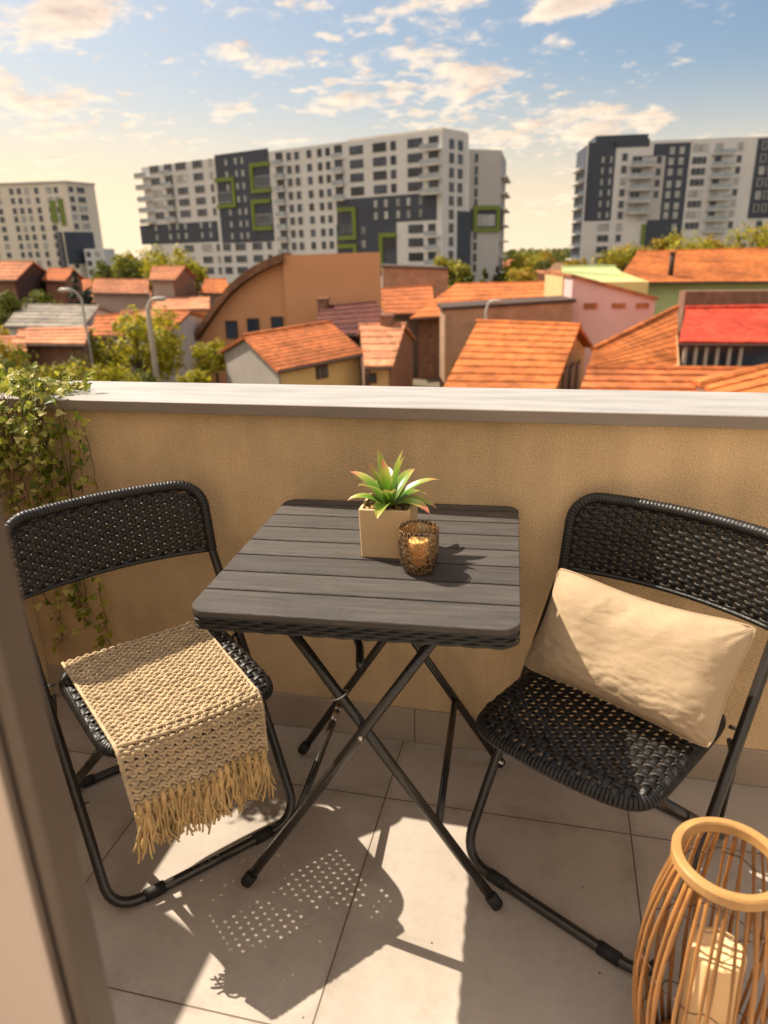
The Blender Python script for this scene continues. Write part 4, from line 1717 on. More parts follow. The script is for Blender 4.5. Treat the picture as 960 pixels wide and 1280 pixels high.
def gable(name, label, R0, R1, E0, E1, wall, roof, n=10, over=0.35, group=None, gable_wall=None, base=GZ, wins=(), chim=None, both=True):
    """ridge R0-R1, near eave E0-E1 (world points); the far slope mirrors the near one"""
    R0, R1, E0, E1 = map(V, (R0, R1, E0, E1))
    off = V(((R0.x + R1.x) / 2, (R0.y + R1.y) / 2, base))
    rt = thing(name, label, 'house', off, 0, group)
    B0, B1 = V((2 * R0.x - E0.x, 2 * R0.y - E0.y, E0.z)), V((2 * R1.x - E1.x, 2 * R1.y - E1.y, E1.z))

    def put(pname, mb, m, par=None):
        mb.v = [tuple(V(p) - off) for p in mb.v]
        return mb.build(pname, m, par or rt)
    mb = MB()
    roof_plane(mb, R0, R1, E0, E1, n)
    roof_plane(mb, R1, R0, B1, B0, max(2, n // 2))
    rf = put('roof', mb, roof)
    mb = MB()
    rd = (R1 - R0).normalized()
    mb.tube([R0 - rd * 0.05, R1 + rd * 0.05], 0.13, 6)
    put('ridge_cap', mb, roof, rf)
    # gutter along the near eave
    mb = MB()
    ed = (E1 - E0).normalized()
    og = V((E0.x - R0.x, E0.y - R0.y, 0)).normalized() * 0.10
    mb.tube([E0 + og - V((0, 0, .10)), E1 + og - V((0, 0, .10))], 0.07, 6)
    put('gutter', mb, M['eave'], rf)
    # walls
    k = over
    def inw(p, r, o):
        q = p.lerp(r, 0.09)
        s = rd * (k if o == 0 else -k)
        return V((q.x + s.x, q.y + s.y, 0))
    e0, e1, b0, b1 = inw(E0, R0, 0), inw(E1, R1, 1), inw(B0, R0, 0), inw(B1, R1, 1)
    ze = E0.z + 0.09 * (R0.z - E0.z) - 0.16
    mb = MB()
    mb.prism([V((p.x, p.y, base)) for p in (e0, e1, b1, b0)], (0, 0, ze - base))
    put('wall', mb, wall)
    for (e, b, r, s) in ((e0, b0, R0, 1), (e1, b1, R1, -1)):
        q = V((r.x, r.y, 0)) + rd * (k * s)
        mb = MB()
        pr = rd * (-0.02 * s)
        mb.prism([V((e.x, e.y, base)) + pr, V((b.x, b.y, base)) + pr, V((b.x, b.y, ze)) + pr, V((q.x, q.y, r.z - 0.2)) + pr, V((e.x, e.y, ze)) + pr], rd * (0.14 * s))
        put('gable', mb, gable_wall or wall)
    Ff = Face(V((e0.x, e0.y, 0)), V((e1.x, e1.y, 0)))
    for (u0, v0, u1, v1, side) in wins:
        f = Ff if side == 'f' else (Face(V((b0.x, b0.y, 0)), V((e0.x, e0.y, 0))) if side == 'l' else Face(V((e1.x, e1.y, 0)), V((b1.x, b1.y, 0))))
        vm, um = (v0 + v1) / 2, (u0 + u1) / 2
        a0, a1 = f.px(u0, vm)[0], f.px(u1, vm)[0]
        z1, z0 = f.px(um, v0)[1], f.px(um, v1)[1]
        mb = MB()
        f.slab(mb, a0 - .08, a1 + .08, z0 - .08, z1 + .08, 0.004, 0.07)
        fr = put('window', mb, M['eave'])
        mb = MB()
        am = (a0 + a1) / 2
        f.slab(mb, a0, am - .03, z0, z1, 0.05, 0.09)
        f.slab(mb, am + .03, a1, z0, z1, 0.05, 0.09)
        put('pane', mb, M['win'], fr)
    if chim:
        c = V(chim)
        mb = MB()
        mb.box(c.x - .35, c.x + .35, c.y - .35, c.y + .35, c.z - 1.6, c.z)
        mb.box(c.x - .42, c.x + .42, c.y - .42, c.y + .42, c.z + .002, c.z + .15)
        put('chimney', mb, M['brick'], rf)
    return rt, put


def gh(name, label, r0, r1, e0, e1, *a, **k):
    return gable(name, label, pd(*r0), pd(*r1), pd(*e0), pd(*e1), *a, **k)


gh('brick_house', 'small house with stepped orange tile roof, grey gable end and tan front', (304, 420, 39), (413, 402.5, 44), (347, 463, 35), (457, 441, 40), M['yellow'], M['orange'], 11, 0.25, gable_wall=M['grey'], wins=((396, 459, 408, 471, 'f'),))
gh('tiled_house', 'house with broad bright orange tiled roof close below the parapet', (597, 402, 36), (725, 407, 33), (553, 487, 28), (694, 488, 26.6), M['tan'], M['orange2'], 10, 0.4, gable_wall=M['tan'], wins=((702, 462, 706, 485, 'r'), (711, 458, 715, 485, 'r'), (719, 455, 723, 485, 'r')))
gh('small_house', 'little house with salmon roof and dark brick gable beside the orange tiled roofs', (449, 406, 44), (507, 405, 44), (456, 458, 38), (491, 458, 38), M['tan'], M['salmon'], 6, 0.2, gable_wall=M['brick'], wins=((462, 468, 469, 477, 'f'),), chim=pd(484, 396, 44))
gh('dark_roof_house', 'house with maroon hipped roof in front of the tall peach wall', (402, 384, 55), (470, 378, 55), (388, 420, 48), (494, 415, 48), M['brick'], M['maroon'], 6, 0.2, chim=pd(404, 375, 55))
gh('orange_house', 'long low house with plain wide orange roof beyond the brown shed', (569, 355, 75), (692, 353, 74), (512, 398, 60), (690, 386, 61), M['brick'], M['orange2'], 7, 0.3)
gh('orange_house', 'house with orange roof to the right of the tall peach wall', (470, 362, 72), (540, 357, 76), (480, 392, 62), (545, 392, 63), M['grey'], M['orange'], 6, 0.3)
gh('grey_roof_house', 'white house under a long grey roof near the left edge', (26, 381, 62), (124, 383, 60), (4, 408, 54), (104, 409, 53), M['white'], M['greyroof'], 6, 0.3, wins=((26, 411, 33, 420, 'f'), (52, 411, 62, 420, 'f')))
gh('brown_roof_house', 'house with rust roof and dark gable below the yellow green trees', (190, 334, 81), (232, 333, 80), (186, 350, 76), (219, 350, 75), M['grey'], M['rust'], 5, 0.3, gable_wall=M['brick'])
gh('orange_house', 'small house with orange roof and white gable behind the concrete pole', (196, 388, 58), (238, 390, 58), (172, 410, 53), (213, 414, 52), M['white'], M['orange'], 5, 0.2)
gh('orange_house', 'orange roofed house at the left edge with dark triangular gable', (-22, 327, 90), (42, 327, 90), (-30, 350, 85), (20, 350, 84), M['brick'], M['rust'], 5, 0.3, gable_wall=M['eave'])
gh('rust_roof_house', 'low house with orange roof behind the dark conifer', (60, 336, 95), (92, 336, 95), (52, 350, 90), (82, 351, 90), M['brick'], M['orange'], 5, 0.3)
gh('rust_roof_house', 'low house with dull rust roof in front of the far yellow trees', (118, 349, 90), (186, 350, 90), (112, 366, 85), (186, 367, 84), M['grey'], M['rust'], 5, 0.3)
gh('shed', 'low shed with faded salmon roof beside the street lamp', (24, 414, 44), (112, 412, 44), (14, 429, 39.5), (106, 430, 39), M['brick'], M['salmon'], 4, 0.2)
gh('shed', 'low tan shed at the left with dull orange roof behind the shrubs', (-14, 424, 41), (30, 424, 41), (-20, 440, 37), (34, 440, 37), M['tan'], M['rust'], 4, 0.2)
gh('orange_house', 'orange roof peeking out between the big yellow tree and the peach wall', (120, 396, 55), (172, 392, 56), (110, 420, 50), (160, 420, 50), M['grey'], M['orange'], 5, 0.2)
gh('orange_house', 'bright orange hipped roof left of the curved brown eave', (256, 349, 85), (282, 349, 85), (250, 366, 80), (290, 367, 80), M['grey'], M['orange2'], 5, 0.2)
gh('salmon_roof_house', 'flat salmon roof in front of the curved brown eave', (196, 374, 75), (262, 372, 75), (192, 387, 67), (262, 386, 67), M['tan'], M['salmon'], 4, 0.2)
gh('long_orange_house', 'very long plain orange roof with dark vent pipe, above the pale green wall', (797, 315, 70), (1040, 309, 70), (770, 353, 61), (1040, 351, 60), M['lime'], M['orange2'], 12, 0.2)
gh('orange_house', 'orange roof with pale verge sloping between the pink building and the red roof', (742, 436, 31), (846, 384, 38), (730, 475, 27.5), (850, 475, 30), M['tan'], M['orange2'], 12, 0.1)
gh('tiled_house', 'ribbed orange tile roof close to the parapet, below the glazed veranda', (735, 460, 26), (1020, 463, 25), (718, 505, 22.5), (1020, 508, 22), M['tan'], M['orange'], 5, 0.1)
gh('orange_house', 'sloping orange roof corner just beyond the coping under the red roofed veranda', (880, 480, 22.5), (1010, 446, 24), (900, 505, 20.5), (1020, 480, 21.5), M['brick'], M['orange2'], 3, 0.1)


def block(name, label, pts, z1, m, cat='building', base=GZ, group=None, cap=None, capname='coping'):
    off = V((pts[0].x, pts[0].y, base))
    rt = thing(name, label, cat, off, 0, group)
    def put(pname, mb, mm, par=None):
        mb.v = [tuple(V(p) - off) for p in mb.v]
        return mb.build(pname, mm, par or rt)
    mb = MB()
    if isinstance(z1, (int, float)):
        z1 = [z1] * len(pts)
    n = len(pts)
    lo = [V((p.x, p.y, base)) for p in pts]
    hi = [V((p.x, p.y, z)) for p, z in zip(pts, z1)]
    mb.add(lo + hi, [tuple(reversed(range(n))), tuple(range(n, 2 * n))] + [(j, (j + 1) % n, n + (j + 1) % n, n + j) for j in range(n)])
    put('wall', mb, m)
    if cap:
        c = sum(hi, V()) / n
        a = [p + (p - c).normalized() * 0.2 + V((0, 0, 0.003)) for p in hi]
        mb = MB()
        mb.prism(a, (0, 0, 0.18))
        put(capname, mb, cap)
    return rt, put


def rect_block(name, label, u0, u1, v_top, D0, depth, m, D1=None, **kw):
    D1 = D1 or D0
    a, b = pd(u0, v_top[0], D0), pd(u1, v_top[1], D1)
    dv = FH * depth
    pts = [a, b, b + dv, a + dv]
    return (*block(name, label, pts, [a.z, b.z, b.z, a.z], m, **kw), Face(V((a.x, a.y, 0)), V((b.x, b.y, 0))))


# pink building with a sloping parapet and three brown slots
rt, put, f = rect_block('pink_building', 'pink building with sloping brown coping and three narrow brown windows', 716, 819, (347, 375), 44, 7, M['pink'], D1=43, cap=M['rust'])
for (u0, v0, u1, v1) in ((730, 379, 747, 386), (765, 379, 782, 385), (795, 379, 811, 385)):
    mb = MB()
    a0, a1 = f.px(u0, (v0 + v1) / 2)[0], f.px(u1, (v0 + v1) / 2)[0]
    f.slab(mb, a0, a1, f.px(u0, v1)[1], f.px(u0, v0)[1], 0.003, 0.08)
    put('window', mb, M['rust'])
rt, put, f = rect_block('yellow_annex', 'narrow yellow stair block at the left side of the pink building', 704, 717, (344, 346), 46, 5, M['yellow'])
gh('green_roof_building', 'long low building with pale green roof behind the pink building', (703, 334, 60), (768, 333, 61), (704, 352, 52), (816, 374, 50), M['yellow'], M['greenroof'], 3, 0.1)
rect_block('brown_shed', 'long low brown walled shed in front of the wide orange roof', 556, 716, (388, 378), 43, 3.5, M['shedwall'], cap=M['eave'])
rect_block('brown_hall', 'flat brown hall behind the orange roofs, beside the peach wall', 478, 560, (334, 337), 86, 14, M['shedwall'], D1=84, cap=M['eave'])
rect_block('brick_block', 'brown brick wall block above the bright red roof', 857, 1000, (364, 363), 41, 0.8, M['brick'])
# veranda with red roof
a0, a1 = pd(858, 385, 35), pd(1010, 383, 34)
b0, b1 = pd(848, 428, 31.5), pd(1010, 429, 30.5)
rt, put = gable('red_roof_house', 'house with bright red sheet roof above a glazed dark veranda', a0, a1, b0, b1, M['brick'], M['red'], 1, 0.2)
fv = Face(V((b0.x, b0.y, 0)) - FH * 0.0 + (a0 - b0) * 0.09, V((b1.x, b1.y, 0)) + (a1 - b1) * 0.09)
for u in (853, 866, 879, 893, 908, 922):
    mb = MB()
    s0 = fv.px(u, 445)[0]
    fv.slab(mb, s0, s0 + 0.14, -6.5, b0.z - 0.16, 0.05, 0.2)
    put('veranda_post', mb, M['concrete'])
for (ua, ub) in ((855, 865), (868, 878), (881, 892), (895, 907), (910, 921), (924, 965)):
    mb = MB()
    fv.slab(mb, fv.px(ua, 445)[0], fv.px(ub, 445)[0], -6.5, b0.z - 0.2, 0.01, 0.045)
    put('veranda_glass', mb, M['win'])
# vent pipe of the long orange roof
c = pd(838, 345, 62.5)
vp = thing('vent_pipe', 'dark vent pipe standing on the long orange roof', 'pipe', (c.x, c.y, c.z))
mb = MB()
mb.tube([(0, 0, -0.3), (0, 0, 1.75)], 0.22, 10)
mb.build('pipe', M['eave'], vp, True)
mb = MB()
mb.tube([(0, 0, 1.76), (0, 0, 1.9)], 0.3, 10)
mb.build('cap', M['eave'], vp, True)

# tall peach hall with a curved brown eave
D = 60
prof = [(240, 436), (250, 418), (262, 400), (276, 380), (290, 363), (306, 349), (322, 338), (340, 329), (358, 322)]
pf = Face(pd(240, 400, D), pd(476, 330, D - 3))
pa = [pf.pt(*pf.px(u, v)) for u, v in prof]
hall = thing('peach_hall', 'tall blank peach walled hall with curved dark brown eave', 'building', (pa[0].x, pa[0].y, GZ))
hoff = V((pa[0].x, pa[0].y, GZ))
def hput(n_, mb, m):
    mb.v = [tuple(V(p) - hoff) for p in mb.v]
    return mb.build(n_, m, hall)
back = V((pf.pt(pf.px(476, 330)[0], 0).x, pf.pt(pf.px(476, 330)[0], 0).y, 0)).normalized() * 14
mb = MB()
last = pa[-1]
mb.prism([V((pa[0].x, pa[0].y, GZ))] + [p - V((0, 0, .3)) for p in pa] + [V((last.x, last.y, GZ))], back)
hput('wall', mb, M['peach'])
mb = MB()
fwd_ = pf.n * 0.9
back = back * 0.25
for p, q in zip(pa[:-1], pa[1:]):
    t_ = V((0, 0, 0.35))
    mb.hexa([p + fwd_ - V((0, 0, .28)), q + fwd_ - V((0, 0, .28)), q + back - V((0, 0, .28)), p + back - V((0, 0, .28)), p + fwd_ + t_, q + fwd_ + t_, q + back + t_, p + back + t_])
hput('roof', mb, M['brown'])
mb = MB()
s0, s1 = pf.px(357, 350)[0], pf.px(477, 350)[0]
zt0, zt1 = pf.px(357, 319)[1], pf.px(476, 315)[1]
q = [pf.pt(s0, GZ, 0.4), pf.pt(s1, GZ, 0.4), pf.pt(s1, zt1, 0.4), pf.pt(s0, zt0, 0.4)]
mb.prism(q, back)
hput('wall_block', mb, M['peach'])
for u, v in ((290, 412), (317, 409), (347, 407)):
    a_, z_ = pf.px(u, v)
    mb = MB()
    pf.slab(mb, a_ - .5, a_ + .5, z_ - .7, z_ + .7, 0.003, 0.1)
    fr = hput('window', mb, M['eave'])
    mb = MB()
    pf.slab(mb, a_ - .42, a_ + .42, z_ - .62, z_ + .62, 0.09, 0.12)
    mb.v = [tuple(V(p) - hoff) for p in mb.v]
    mb.build('pane', M['win'], fr)


# ------------------------------------------------------------------ filler houses of the wider town
rnd = random.Random(44)
bank = [(0, 240, 68, 100), (10, 160, 90, 190), (120, 260, 95, 180), (480, 720, 100, 380), (630, 725, 160, 420), (690, 960, 75, 170), (560, 700, 62, 90)]
cnt = 0
look = ['orange', 'rust', 'salmon', 'orange2', 'brown', 'orange']
wl = ['white', 'tan', 'yellow', 'grey', 'warmwhite']
protos = []
for k in range(5):
    sx, sy, hw, hr = (10, 7, 3.2, 5.4)
    r, wmat = look[k], wl[k]
    rt, _ = gable('town_house', '', V((-5, 0, GZ + 5.6)), V((5, 0, GZ + 5.6)), V((-5.3, -4, GZ + 3.2)), V((5.3, -4, GZ + 3.2)), M[wmat], M[r], 4, 0.3)
    mb = MB()
    for xx in (-2.8, 0, 2.8):
        mb2_ = MB()
        mb2_.box(xx - .5, xx + .5, -3.75, -3.6, 1.1, 2.3)
        mb2_.build('window', M['win'], rt)
    protos.append(rt)
spots = []
for (u0, u1, d0, d1) in bank:
    for k in range(13):
        spots.append((rnd.uniform(u0, u1), rnd.uniform(d0, d1)))
used = []
for i, (u, D) in enumerate(spots):
    p = pd(u, 330, D)
    if any((p.xy - q.xy).length < 11 for q in used):
        continue
    # keep clear of the towers and the hall
    if min((p.xy - q.xy).length for q in (P0, P1, P2, (P0 + P1) / 2, P0.lerp(P1, .25), P0.lerp(P1, .75), Q1, G0, G1, (G0 + G1) / 2, H1_)) < 20:
        continue
    used.append(p)
    k = len(used) % 5
    o = protos[k] if len(used) <= 5 else copy_tree(protos[k])
    o.location = (p.x, p.y, GZ)
    o.rotation_euler = (0, 0, rnd.choice([0, 1.57]) + rnd.uniform(-.3, .3) + 0.24)
    nm = ['orange roofed', 'rust roofed', 'salmon roofed', 'bright orange roofed', 'brown roofed'][k]
    o['label'] = 'small %s house with %s walls among the distant roofs' % (nm, ['white', 'tan', 'yellow', 'grey', 'cream'][k])
    o['group'] = 'distant small houses, %s' % nm
    o.scale = (1, 1, rnd.uniform(0.9, 1.15))


# ------------------------------------------------------------------ trees
def crown_mesh(mb, r, h, z0, n, leaf, rnd, shape='round'):
    """leaf sized faces gathered in clumps through an uneven crown"""
    clumps = []
    for k in range(26 if shape == 'round' else 30):
        if shape == 'round':
            a, e = rnd.uniform(0, 6.283), math.asin(rnd.uniform(-0.7, 1))
            rad = rnd.uniform(0.45, 0.92)
            c = V((r * rad * math.cos(a) * math.cos(e), r * rad * math.sin(a) * math.cos(e), z0 + h * 0.5 + h * 0.5 * rad * math.sin(e)))
            cr = r * rnd.uniform(0.22, 0.42)
        else:
            f = rnd.random() ** 1.3
            a = rnd.uniform(0, 6.283)
            rr = r * (1 - f) * rnd.uniform(0.5, 1)
            c = V((rr * math.cos(a), rr * math.sin(a), z0 + h * f))
            cr = r * 0.30 * (1.1 - f)
        clumps.append((c, cr))
    for i in range(n):
        c, cr = clumps[rnd.randrange(len(clumps))]
        d = V((rnd.gauss(0, 1), rnd.gauss(0, 1), rnd.gauss(0, 0.8)))
        d.normalize()
        p = c + d * cr * rnd.random() ** 0.4
        nn = (d + V((rnd.uniform(-.7, .7), rnd.uniform(-.7, .7), rnd.uniform(-.3, .9)))).normalized()
        t1 = nn.orthogonal().normalized()
        t1 = (t1 * math.cos(i) + nn.cross(t1) * math.sin(i))
        t2 = nn.cross(t1)
        s = leaf * rnd.uniform(0.6, 1.3)
        mb.add([p - t1 * s, p - t2 * s * .5, p + t1 * s, p + t2 * s * .5], [(0, 1, 2, 3)])


def tree(name, label, u, v, D, r, hc, m, n=1500, leaf=None, shape='round', group=None, seed=0, base=GZ):
    p = pd(u, v, D)
    top = p.z
    rt = thing(name, label, 'tree', (p.x, p.y, base), 0, group)
    rnd = random.Random(seed + int(u * 7))
    ht = top - base
    mb = MB()
    crown_mesh(mb, r, hc, ht - hc, n, leaf or r * 0.085, rnd, shape)
    mb.build('crown', m, rt)
    mb = MB()
    tr_ = max(0.12, r * 0.06)
    mb.tube([(0, 0, 0), (tr_ * .3, 0, (ht - hc) * .6), (0, tr_ * .3, ht - hc * .55), (0, 0, ht - hc * 0.25)], lambda i: tr_ * (1.3, 1, 0.75, 0.3)[i], 8)
    for k in range(5):
        a = k * 1.257 + 0.4
        mb.tube([(0, 0, ht - hc * (0.9 - 0.08 * k)), (r * .3 * math.cos(a), r * .3 * math.sin(a), ht - hc * .6), (r * .6 * math.cos(a), r * .6 * math.sin(a), ht - hc * .35)], lambda i: tr_ * (0.55, 0.35, 0.12)[i], 6)
    mb.build('trunk', M['bark'], rt, True)
    return rt


tree('broadleaf_tree', 'large loose yellow green tree between the lamp and the concrete pole', 160, 380, 45, 3.3, 5.2, M['treeA'], 4200, 0.17)
tree('broadleaf_tree', 'round yellow green bush tree left of the grey gable', 266, 420, 44, 1.5, 2.6, M['treeA'], 1700, 0.14)
tree('conifer', 'dark narrow conifer beside the left street lamp', 95, 328, 62, 1.7, 5.2, M['treeC'], 2200, 0.2, 'cone')
tree('broadleaf_tree', 'green tree at the left edge of the roofs', 4, 364, 60, 2.2, 4.0, M['treeB'], 1600, 0.2)
for i, (u, v, r) in enumerate(((146, 318, 4), (166, 312, 4.6), (190, 309, 5), (212, 312, 4.6), (232, 322, 3.6), (136, 330, 3))):
    tree('broadleaf_tree', ['low green tree first in the row before the central tower', 'yellow green tree second in the row before the central tower', 'tallest yellow green tree in the row below the central tower', 'yellow green tree right of the tallest one below the tower', 'small yellow tree ending the row below the central tower', 'dark low tree at the foot of the cream block'][i], u, v, 118 + 5 * (i % 3), r, r * 1.7, M['treeB'] if i in (0, 5) else M['treeA'], 1500, 0.36, group='trees in front of the apartment blocks')
tree('broadleaf_tree', 'bright yellow green tree in front of the white tower corner', 562, 320, 105, 3.4, 7.0, M['treeA'], 2200, 0.28)
tree('broadleaf_tree', 'smaller green tree just right of the bright yellow one', 578, 336, 104, 2.4, 4.6, M['treeB'], 1400, 0.25)
tree('conifer', 'pale pointed conifer in front of the grey wing', 606, 334, 100, 1.7, 5.0, M['treeB'], 1300, 0.24, 'cone')
tree('conifer', 'dark pointed conifer right of the grey wing foot', 622, 334, 102, 1.7, 4.5, M['treeC'], 1200, 0.24, 'cone')
for i, (u, v, D, r, mm) in enumerate(((642, 318, 170, 5, 'treeA'), (662, 312, 230, 6, 'treeA'), (688, 310, 260, 6, 'treeD'), (706, 305, 250, 6, 'treeB'), (650, 335, 120, 2.6, 'treeA'), (718, 318, 190, 4, 'treeD'))):
    tree('broadleaf_tree', ['yellow green tree right of the grey wing', 'yellow tree far off in the gap between the towers', 'rusty autumn tree far off in the gap between towers', 'dark green tree far off beside the right tower', 'small yellow tree standing before the orange roofs in the gap', 'rusty tree beside the left edge of the right tower'][i], u, v, D, r, r * 1.7, M[mm], 1300, r * 0.08, group='trees in the gap between the towers')
for i, (u, v, D, r) in enumerate(((775, 306, 128, 4), (800, 300, 130, 4.2), (832, 296, 128, 4.4), (862, 284, 126, 5.6), (886, 294, 128, 4.4), (908, 298, 130, 4), (945, 276, 122, 6), (968, 272, 124, 5.6))):
    tree('broadleaf_tree', ['yellow tree first in the row over the long orange roof', 'yellow tree second in the row over the long orange roof', 'yellow tree third in the row over the long orange roof', 'tallest golden tree in the middle of the row over the roof', 'golden tree just right of the tallest over the roof', 'low golden tree where the row over the roof dips', 'full golden tree near the right edge above the roof', 'golden tree cut by the right edge above the roof'][i], u, v, D, r, r * 1.6, M['treeD'] if i % 3 else M['treeA'], 1500, 0.34, group='trees behind the long orange roof')
for i, (u, v, D, r, mm) in enumerate(((8, 438, 30, 1.6, 'treeB'), (42, 448, 30, 1.5, 'treeA'), (78, 444, 31, 1.7, 'treeB'), (112, 450, 30, 1.5, 'treeA'), (142, 455, 31, 1.3, 'treeA'), (172, 462, 34, 1.0, 'treeB'), (244, 462, 34, 0.9, 'treeA'), (-14, 416, 33, 1.6, 'treeD'))):
    tree('garden_shrub', ['leafy green shrub behind the ivy', 'yellow green shrub right of the ivy beyond the wall', 'green shrub in front of the salmon shed roof', 'yellow shrub at the foot of the street lamp', 'low yellow shrub left of the concrete pole', 'small dark shrub at the foot of the concrete pole', 'small yellow shrub beside the grey gable', 'rusty shrub at the left edge above the ivy'][i], u, v, D, r, r * 1.9, M[mm], 1500, 0.11, group='shrubs just beyond the balcony')

# small garden trees between the roofs
rnd = random.Random(31)
tp = None
spots2 = [(rnd.uniform(-10, 250), rnd.uniform(56, 120)) for _ in range(16)] + [(rnd.uniform(480, 720), rnd.uniform(78, 200)) for _ in range(16)] + [(rnd.uniform(700, 960), rnd.uniform(75, 110)) for _ in range(5)]
protos_t = []
for i, (u, D) in enumerate(spots2):
    p = pd(u, 330, D)
    if any((p.xy - q.xy).length < 7 for q in used):
        continue
    k = i % 3
    if len(protos_t) < 3:
        o = tree('garden_tree', '', u, 330, D, 2.0, 3.8, M[('treeA', 'treeB', 'treeD')[len(protos_t)]], 1100, 0.22, seed=i)
        k = len(protos_t)
        protos_t.append(o)
    else:
        o = copy_tree(protos_t[k])
    s_ = rnd.uniform(0.8, 1.15)
    hz_ = protos_t[k]['h'] if 'h' in protos_t[k] else None
    o.location = (p.x, p.y, GZ - rnd.uniform(2.6, 4.2))
    o.scale = (s_, s_, s_)
    o.rotation_euler = (0, 0, rnd.uniform(0, 6))
    o['label'] = 'small %s tree growing between the distant roofs' % ('yellow green', 'dark green', 'golden')[k]
    o['group'] = 'small trees among the roofs, %s' % ('yellow green', 'dark green', 'golden')[k]

# far wood along the horizon
mb = MB()
rnd = random.Random(8)
for i in range(5200):
    u = rnd.uniform(-300, 1300)
    D = rnd.uniform(420, 900)
    d0 = ray(u, 300)
    p = EYE + d0 * (D / d0.dot(FH))
    hgt = GZ + rnd.uniform(0, 1) * (9 + 5 * noise.noise(V((u * 0.013, D * 0.004, 0))))
    s = rnd.uniform(1.4, 3.2)
    nn = V((rnd.uniform(-1, 1), -1, rnd.uniform(0, 1))).normalized()
    t1 = nn.orthogonal().normalized()
    t2 = nn.cross(t1)
    c = V((p.x, p.y, hgt))
    mb.add([c - t1 * s, c - t2 * s, c + t1 * s, c + t2 * s], [(0, 1, 2, 3)])
o = mb.build('far_wood', M['treeB'])
tag(o, 'far off line of trees along the horizon', 'trees', kind='stuff')


# ------------------------------------------------------------------ lamps and poles
def lamp(label, ub, vb, ut, vt, D, arm, m, r=0.09, head=True, name='street_lamp'):
    p = pd(ut, vt, D)
    rt = thing(name, label, 'street lamp', (p.x, p.y, GZ))
    hgt = p.z - GZ
    mb = MB()
    mb.tube([(0, 0, 0), (0, 0, hgt - 0.5)] + [(arm[0] * t_, arm[1] * t_, hgt - 0.5 + 0.5 * math.sin(t_ * 1.57)) for t_ in (0.15, 0.4, 0.7, 1.0)], lambda i: r * (1.3, 0.9, .8, .7, .6, .55)[i], 8)
    mb.build('pole', m, rt, True)
    if head:
        mb = MB()
        q = V((arm[0], arm[1], hgt))
        dv = V((arm[0], arm[1], 0)).normalized()
        mb.tube([q - dv * 0.05, q + dv * 0.12, q + dv * 0.55, q + dv * 0.7], lambda i: (0.05, 0.10, 0.11, 0.05)[i], 10)
        mb.build('lamp_head', M['lampmetal'], rt, True)
    return rt


lamp('slim grey street lamp beside the dark conifer at left', 0, 0, 100, 362, 40, (-0.45, -0.1), M['lampmetal'], 0.07)
lamp('thick concrete pole with lamp head left of the grey gable', 0, 0, 183, 374, 38, (0.3, 0.1), M['concrete'], 0.14)
lamp('street lamp rising behind the brown shed in the centre', 0, 0, 608, 377, 42, (0.2, 0.05), M['lampmetal'], 0.09)

# ================================================================== light and sky
SUN = V((0.74, -0.28, -1)).normalized()        # direction of travel
to_sun = -SUN
sl = bpy.data.lights.new('sun', 'SUN')
sl.energy = 5.0
sl.angle = R(0.53)
sl.color = (1.0, 0.88, 0.71)
so = bpy.data.objects.new('sun', sl)
COL.objects.link(so)
so.rotation_euler = SUN.to_track_quat('-Z', 'Y').to_euler()
elev = math.asin(to_sun.z)

wd = bpy.data.worlds.new("World")
SC.world = wd
wd.use_nodes = True
nt = wd.node_tree
bg = nt.nodes['Background']
bg.inputs['Strength'].default_value = 0.10
sky = N(nt, 'ShaderNodeTexSky', sky_type='NISHITA')
sky.sun_disc = False
sky.sun_elevation = elev
sky.sun_rotation = math.atan2(to_sun.x, to_sun.y)
sky.air_density = 1.0
sky.dust_density = 2.5
sky.ozone_density = 1.2
tc = N(nt, 'ShaderNodeTexCoord')
sx = N(nt, 'ShaderNodeSeparateXYZ')
lk(nt, tc.outputs['Generated'], sx.inputs[0])


def mth(op, a, b=None, c=None, clamp=False):
    n = N(nt, 'ShaderNodeMath', operation=op)
    n.use_clamp = clamp
    for i, x in enumerate((a, b, c)):
        if x is None:
            continue
        if isinstance(x, (int, float)):
            n.inputs[i].default_value = x
        else:
            lk(nt, x, n.inputs[i])
    return n.outputs[0]


def rng(x, a, b, c, d, smooth=True):
    n = N(nt, 'ShaderNodeMapRange')
    if smooth:
        n.interpolation_type = 'SMOOTHSTEP'
    n.inputs['From Min'].default_value = a
    n.inputs['From Max'].default_value = b
    n.inputs['To Min'].default_value = c
    n.inputs['To Max'].default_value = d
    lk(nt, x, n.inputs['Value'])
    return n.outputs['Result']


def mix(f, a, b):
    n = N(nt, 'ShaderNodeMixRGB')
    for i, x in enumerate((f, a, b)):
        if isinstance(x, (int, float)):
            n.inputs[i].default_value = x
        elif isinstance(x, tuple):
            n.inputs[i].default_value = rgb(x)
        else:
            lk(nt, x, n.inputs[i])
    return n.outputs[0]


X, Y, Z = sx.outputs
zc = mth('MAXIMUM', Z, 0.0)
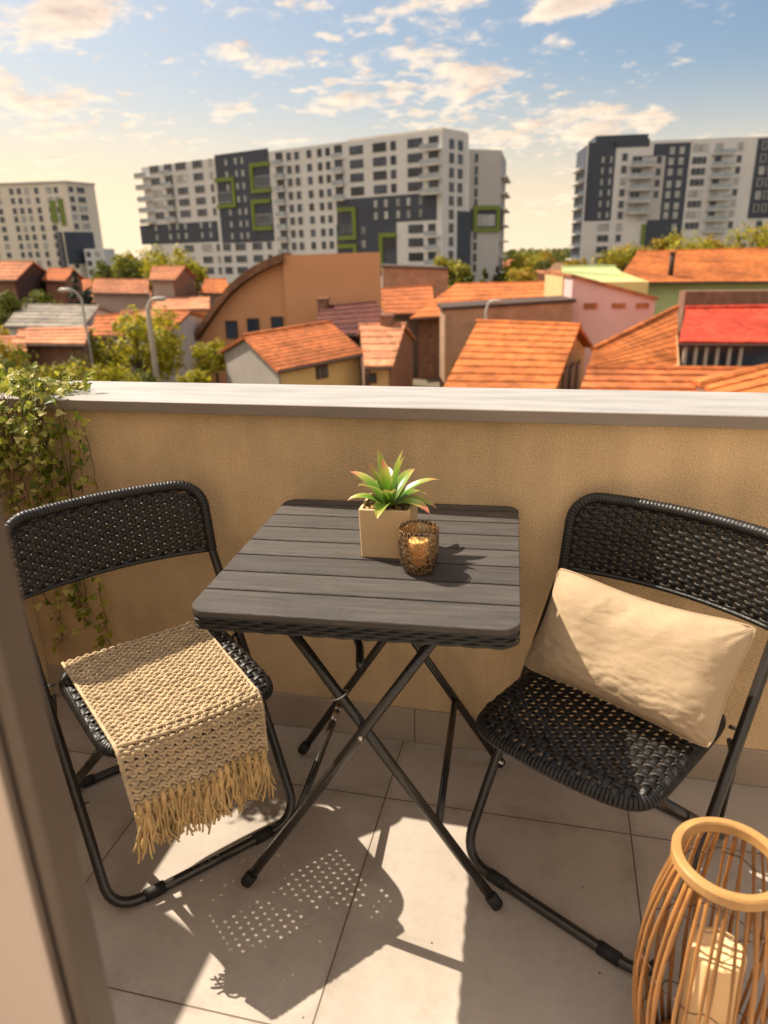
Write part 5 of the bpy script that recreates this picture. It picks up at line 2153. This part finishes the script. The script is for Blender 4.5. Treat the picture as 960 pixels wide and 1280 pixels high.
# azimuth toward the left of the view, where the haze glows
az = N(nt, 'ShaderNodeVectorMath', operation='DOT_PRODUCT')
lk(nt, tc.outputs['Generated'], az.inputs[0])
az.inputs[1].default_value = (RH.x, RH.y, 0)
side = az.outputs['Value']                          # -1 left .. 1 right
HAZE = (7.0, 5.6, 3.95)
haze_w = rng(zc, 0.0, 0.24, 1.0, 0.0)
haze_l = rng(side, -0.75, 0.5, 0.42, 0.0)
blue = N(nt, 'ShaderNodeVectorMath', operation='MULTIPLY')
lk(nt, sky.outputs[0], blue.inputs[0])
blue.inputs[1].default_value = (0.74, 0.80, 0.80)
hz_ = mth('MULTIPLY', mth('POWER', haze_w, 1.3), 0.95)
hz2 = mth('ADD', hz_, mth('MULTIPLY', haze_l, rng(zc, 0.0, 0.6, 1.0, 0.0)), clamp=True)
base = mix(hz2, blue.outputs[0], HAZE)
glow = mth('MULTIPLY', rng(side, -0.05, -0.55, 0.0, 1.0), rng(zc, 0.02, 0.16, 1.0, 0.0))
base = mix(mth('MULTIPLY', glow, 0.8), base, (8.6, 6.5, 4.2))
# clouds on a layer: direction projected onto a plane overhead
den = mth('ADD', zc, 0.16)
cx_ = mth('DIVIDE', X, den)
cy_ = mth('DIVIDE', Y, den)


def cloud_noise(dx, dy, scale, detail, rough, z):
    cv = N(nt, 'ShaderNodeCombineXYZ')
    lk(nt, mth('ADD', cx_, dx), cv.inputs[0])
    lk(nt, mth('ADD', cy_, dy), cv.inputs[1])
    cv.inputs[2].default_value = z
    n = N(nt, 'ShaderNodeTexNoise')
    n.inputs['Scale'].default_value = scale
    n.inputs['Detail'].default_value = detail
    n.inputs['Roughness'].default_value = rough
    n.inputs['Distortion'].default_value = 0.15
    lk(nt, cv.outputs[0], n.inputs['Vector'])
    return n.outputs['Fac']


def cover_at(dx, dy):
    c = mth('ADD', mth('MULTIPLY', cloud_noise(dx, dy, 3.4, 9, 0.60, 3.3), 0.72), mth('MULTIPLY', cloud_noise(dx, dy, 0.95, 2, 0.5, 1.7), 0.48))
    return c


c0 = cover_at(0.0, 0.0)
c1 = cover_at(-0.05, 0.03)                       # a step toward the sun: gives each puff a bright and a shaded side
bias = rng(side, -0.5, 0.5, 0.05, -0.03)
cover = mth('ADD', c0, bias)
puffs = mth('ADD', mth('MULTIPLY', cloud_noise(0, 0, 11.0, 5, 0.55, 8.1), 0.62), mth('MULTIPLY', cloud_noise(0, 0, 1.1, 2, 0.5, 5.2), 0.50))
puffs = mth('ADD', puffs, mth('MULTIPLY', bias, 0.8))
mask = mth('MAXIMUM', rng(cover, 0.625, 0.72, 0.0, 0.95), rng(puffs, 0.625, 0.72, 0.0, 0.75))
lit = mth('ADD', mth('MULTIPLY', mth('SUBTRACT', c0, c1), 6.0), rng(cover, 0.64, 0.80, 0.86, 0.22), clamp=True)
ccol = mix(lit, (4.5, 3.2, 2.6), (8.1, 6.45, 4.75))
mask = mth('MULTIPLY', mask, rng(zc, 0.01, 0.05, 0.0, 0.9))
final = mix(mask, base, ccol)
# added fill: unseen sky behind the balcony and overhead brightened to lift the shade
fill_sky = mth('MULTIPLY', rng(Y, 0.35, -0.25, 0.0, 1.0), rng(zc, 0.12, 0.4, 0.0, 1.0))
final = mix(mth('MULTIPLY', fill_sky, 0.40), final, (12.5, 10.6, 8.6))
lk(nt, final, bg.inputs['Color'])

SC.view_settings.view_transform = 'Standard'
SC.view_settings.look = 'None'
SC.view_settings.exposure = 0.70
SC.view_settings.gamma = 1.0
SC.view_settings.use_curve_mapping = False
SC.cycles.use_denoising = True
SC.cycles.max_bounces = 8
SC.cycles.transmission_bounces = 8
SC.cycles.sample_clamp_indirect = 6
SC.cycles.caustics_reflective = False
SC.cycles.caustics_refractive = False
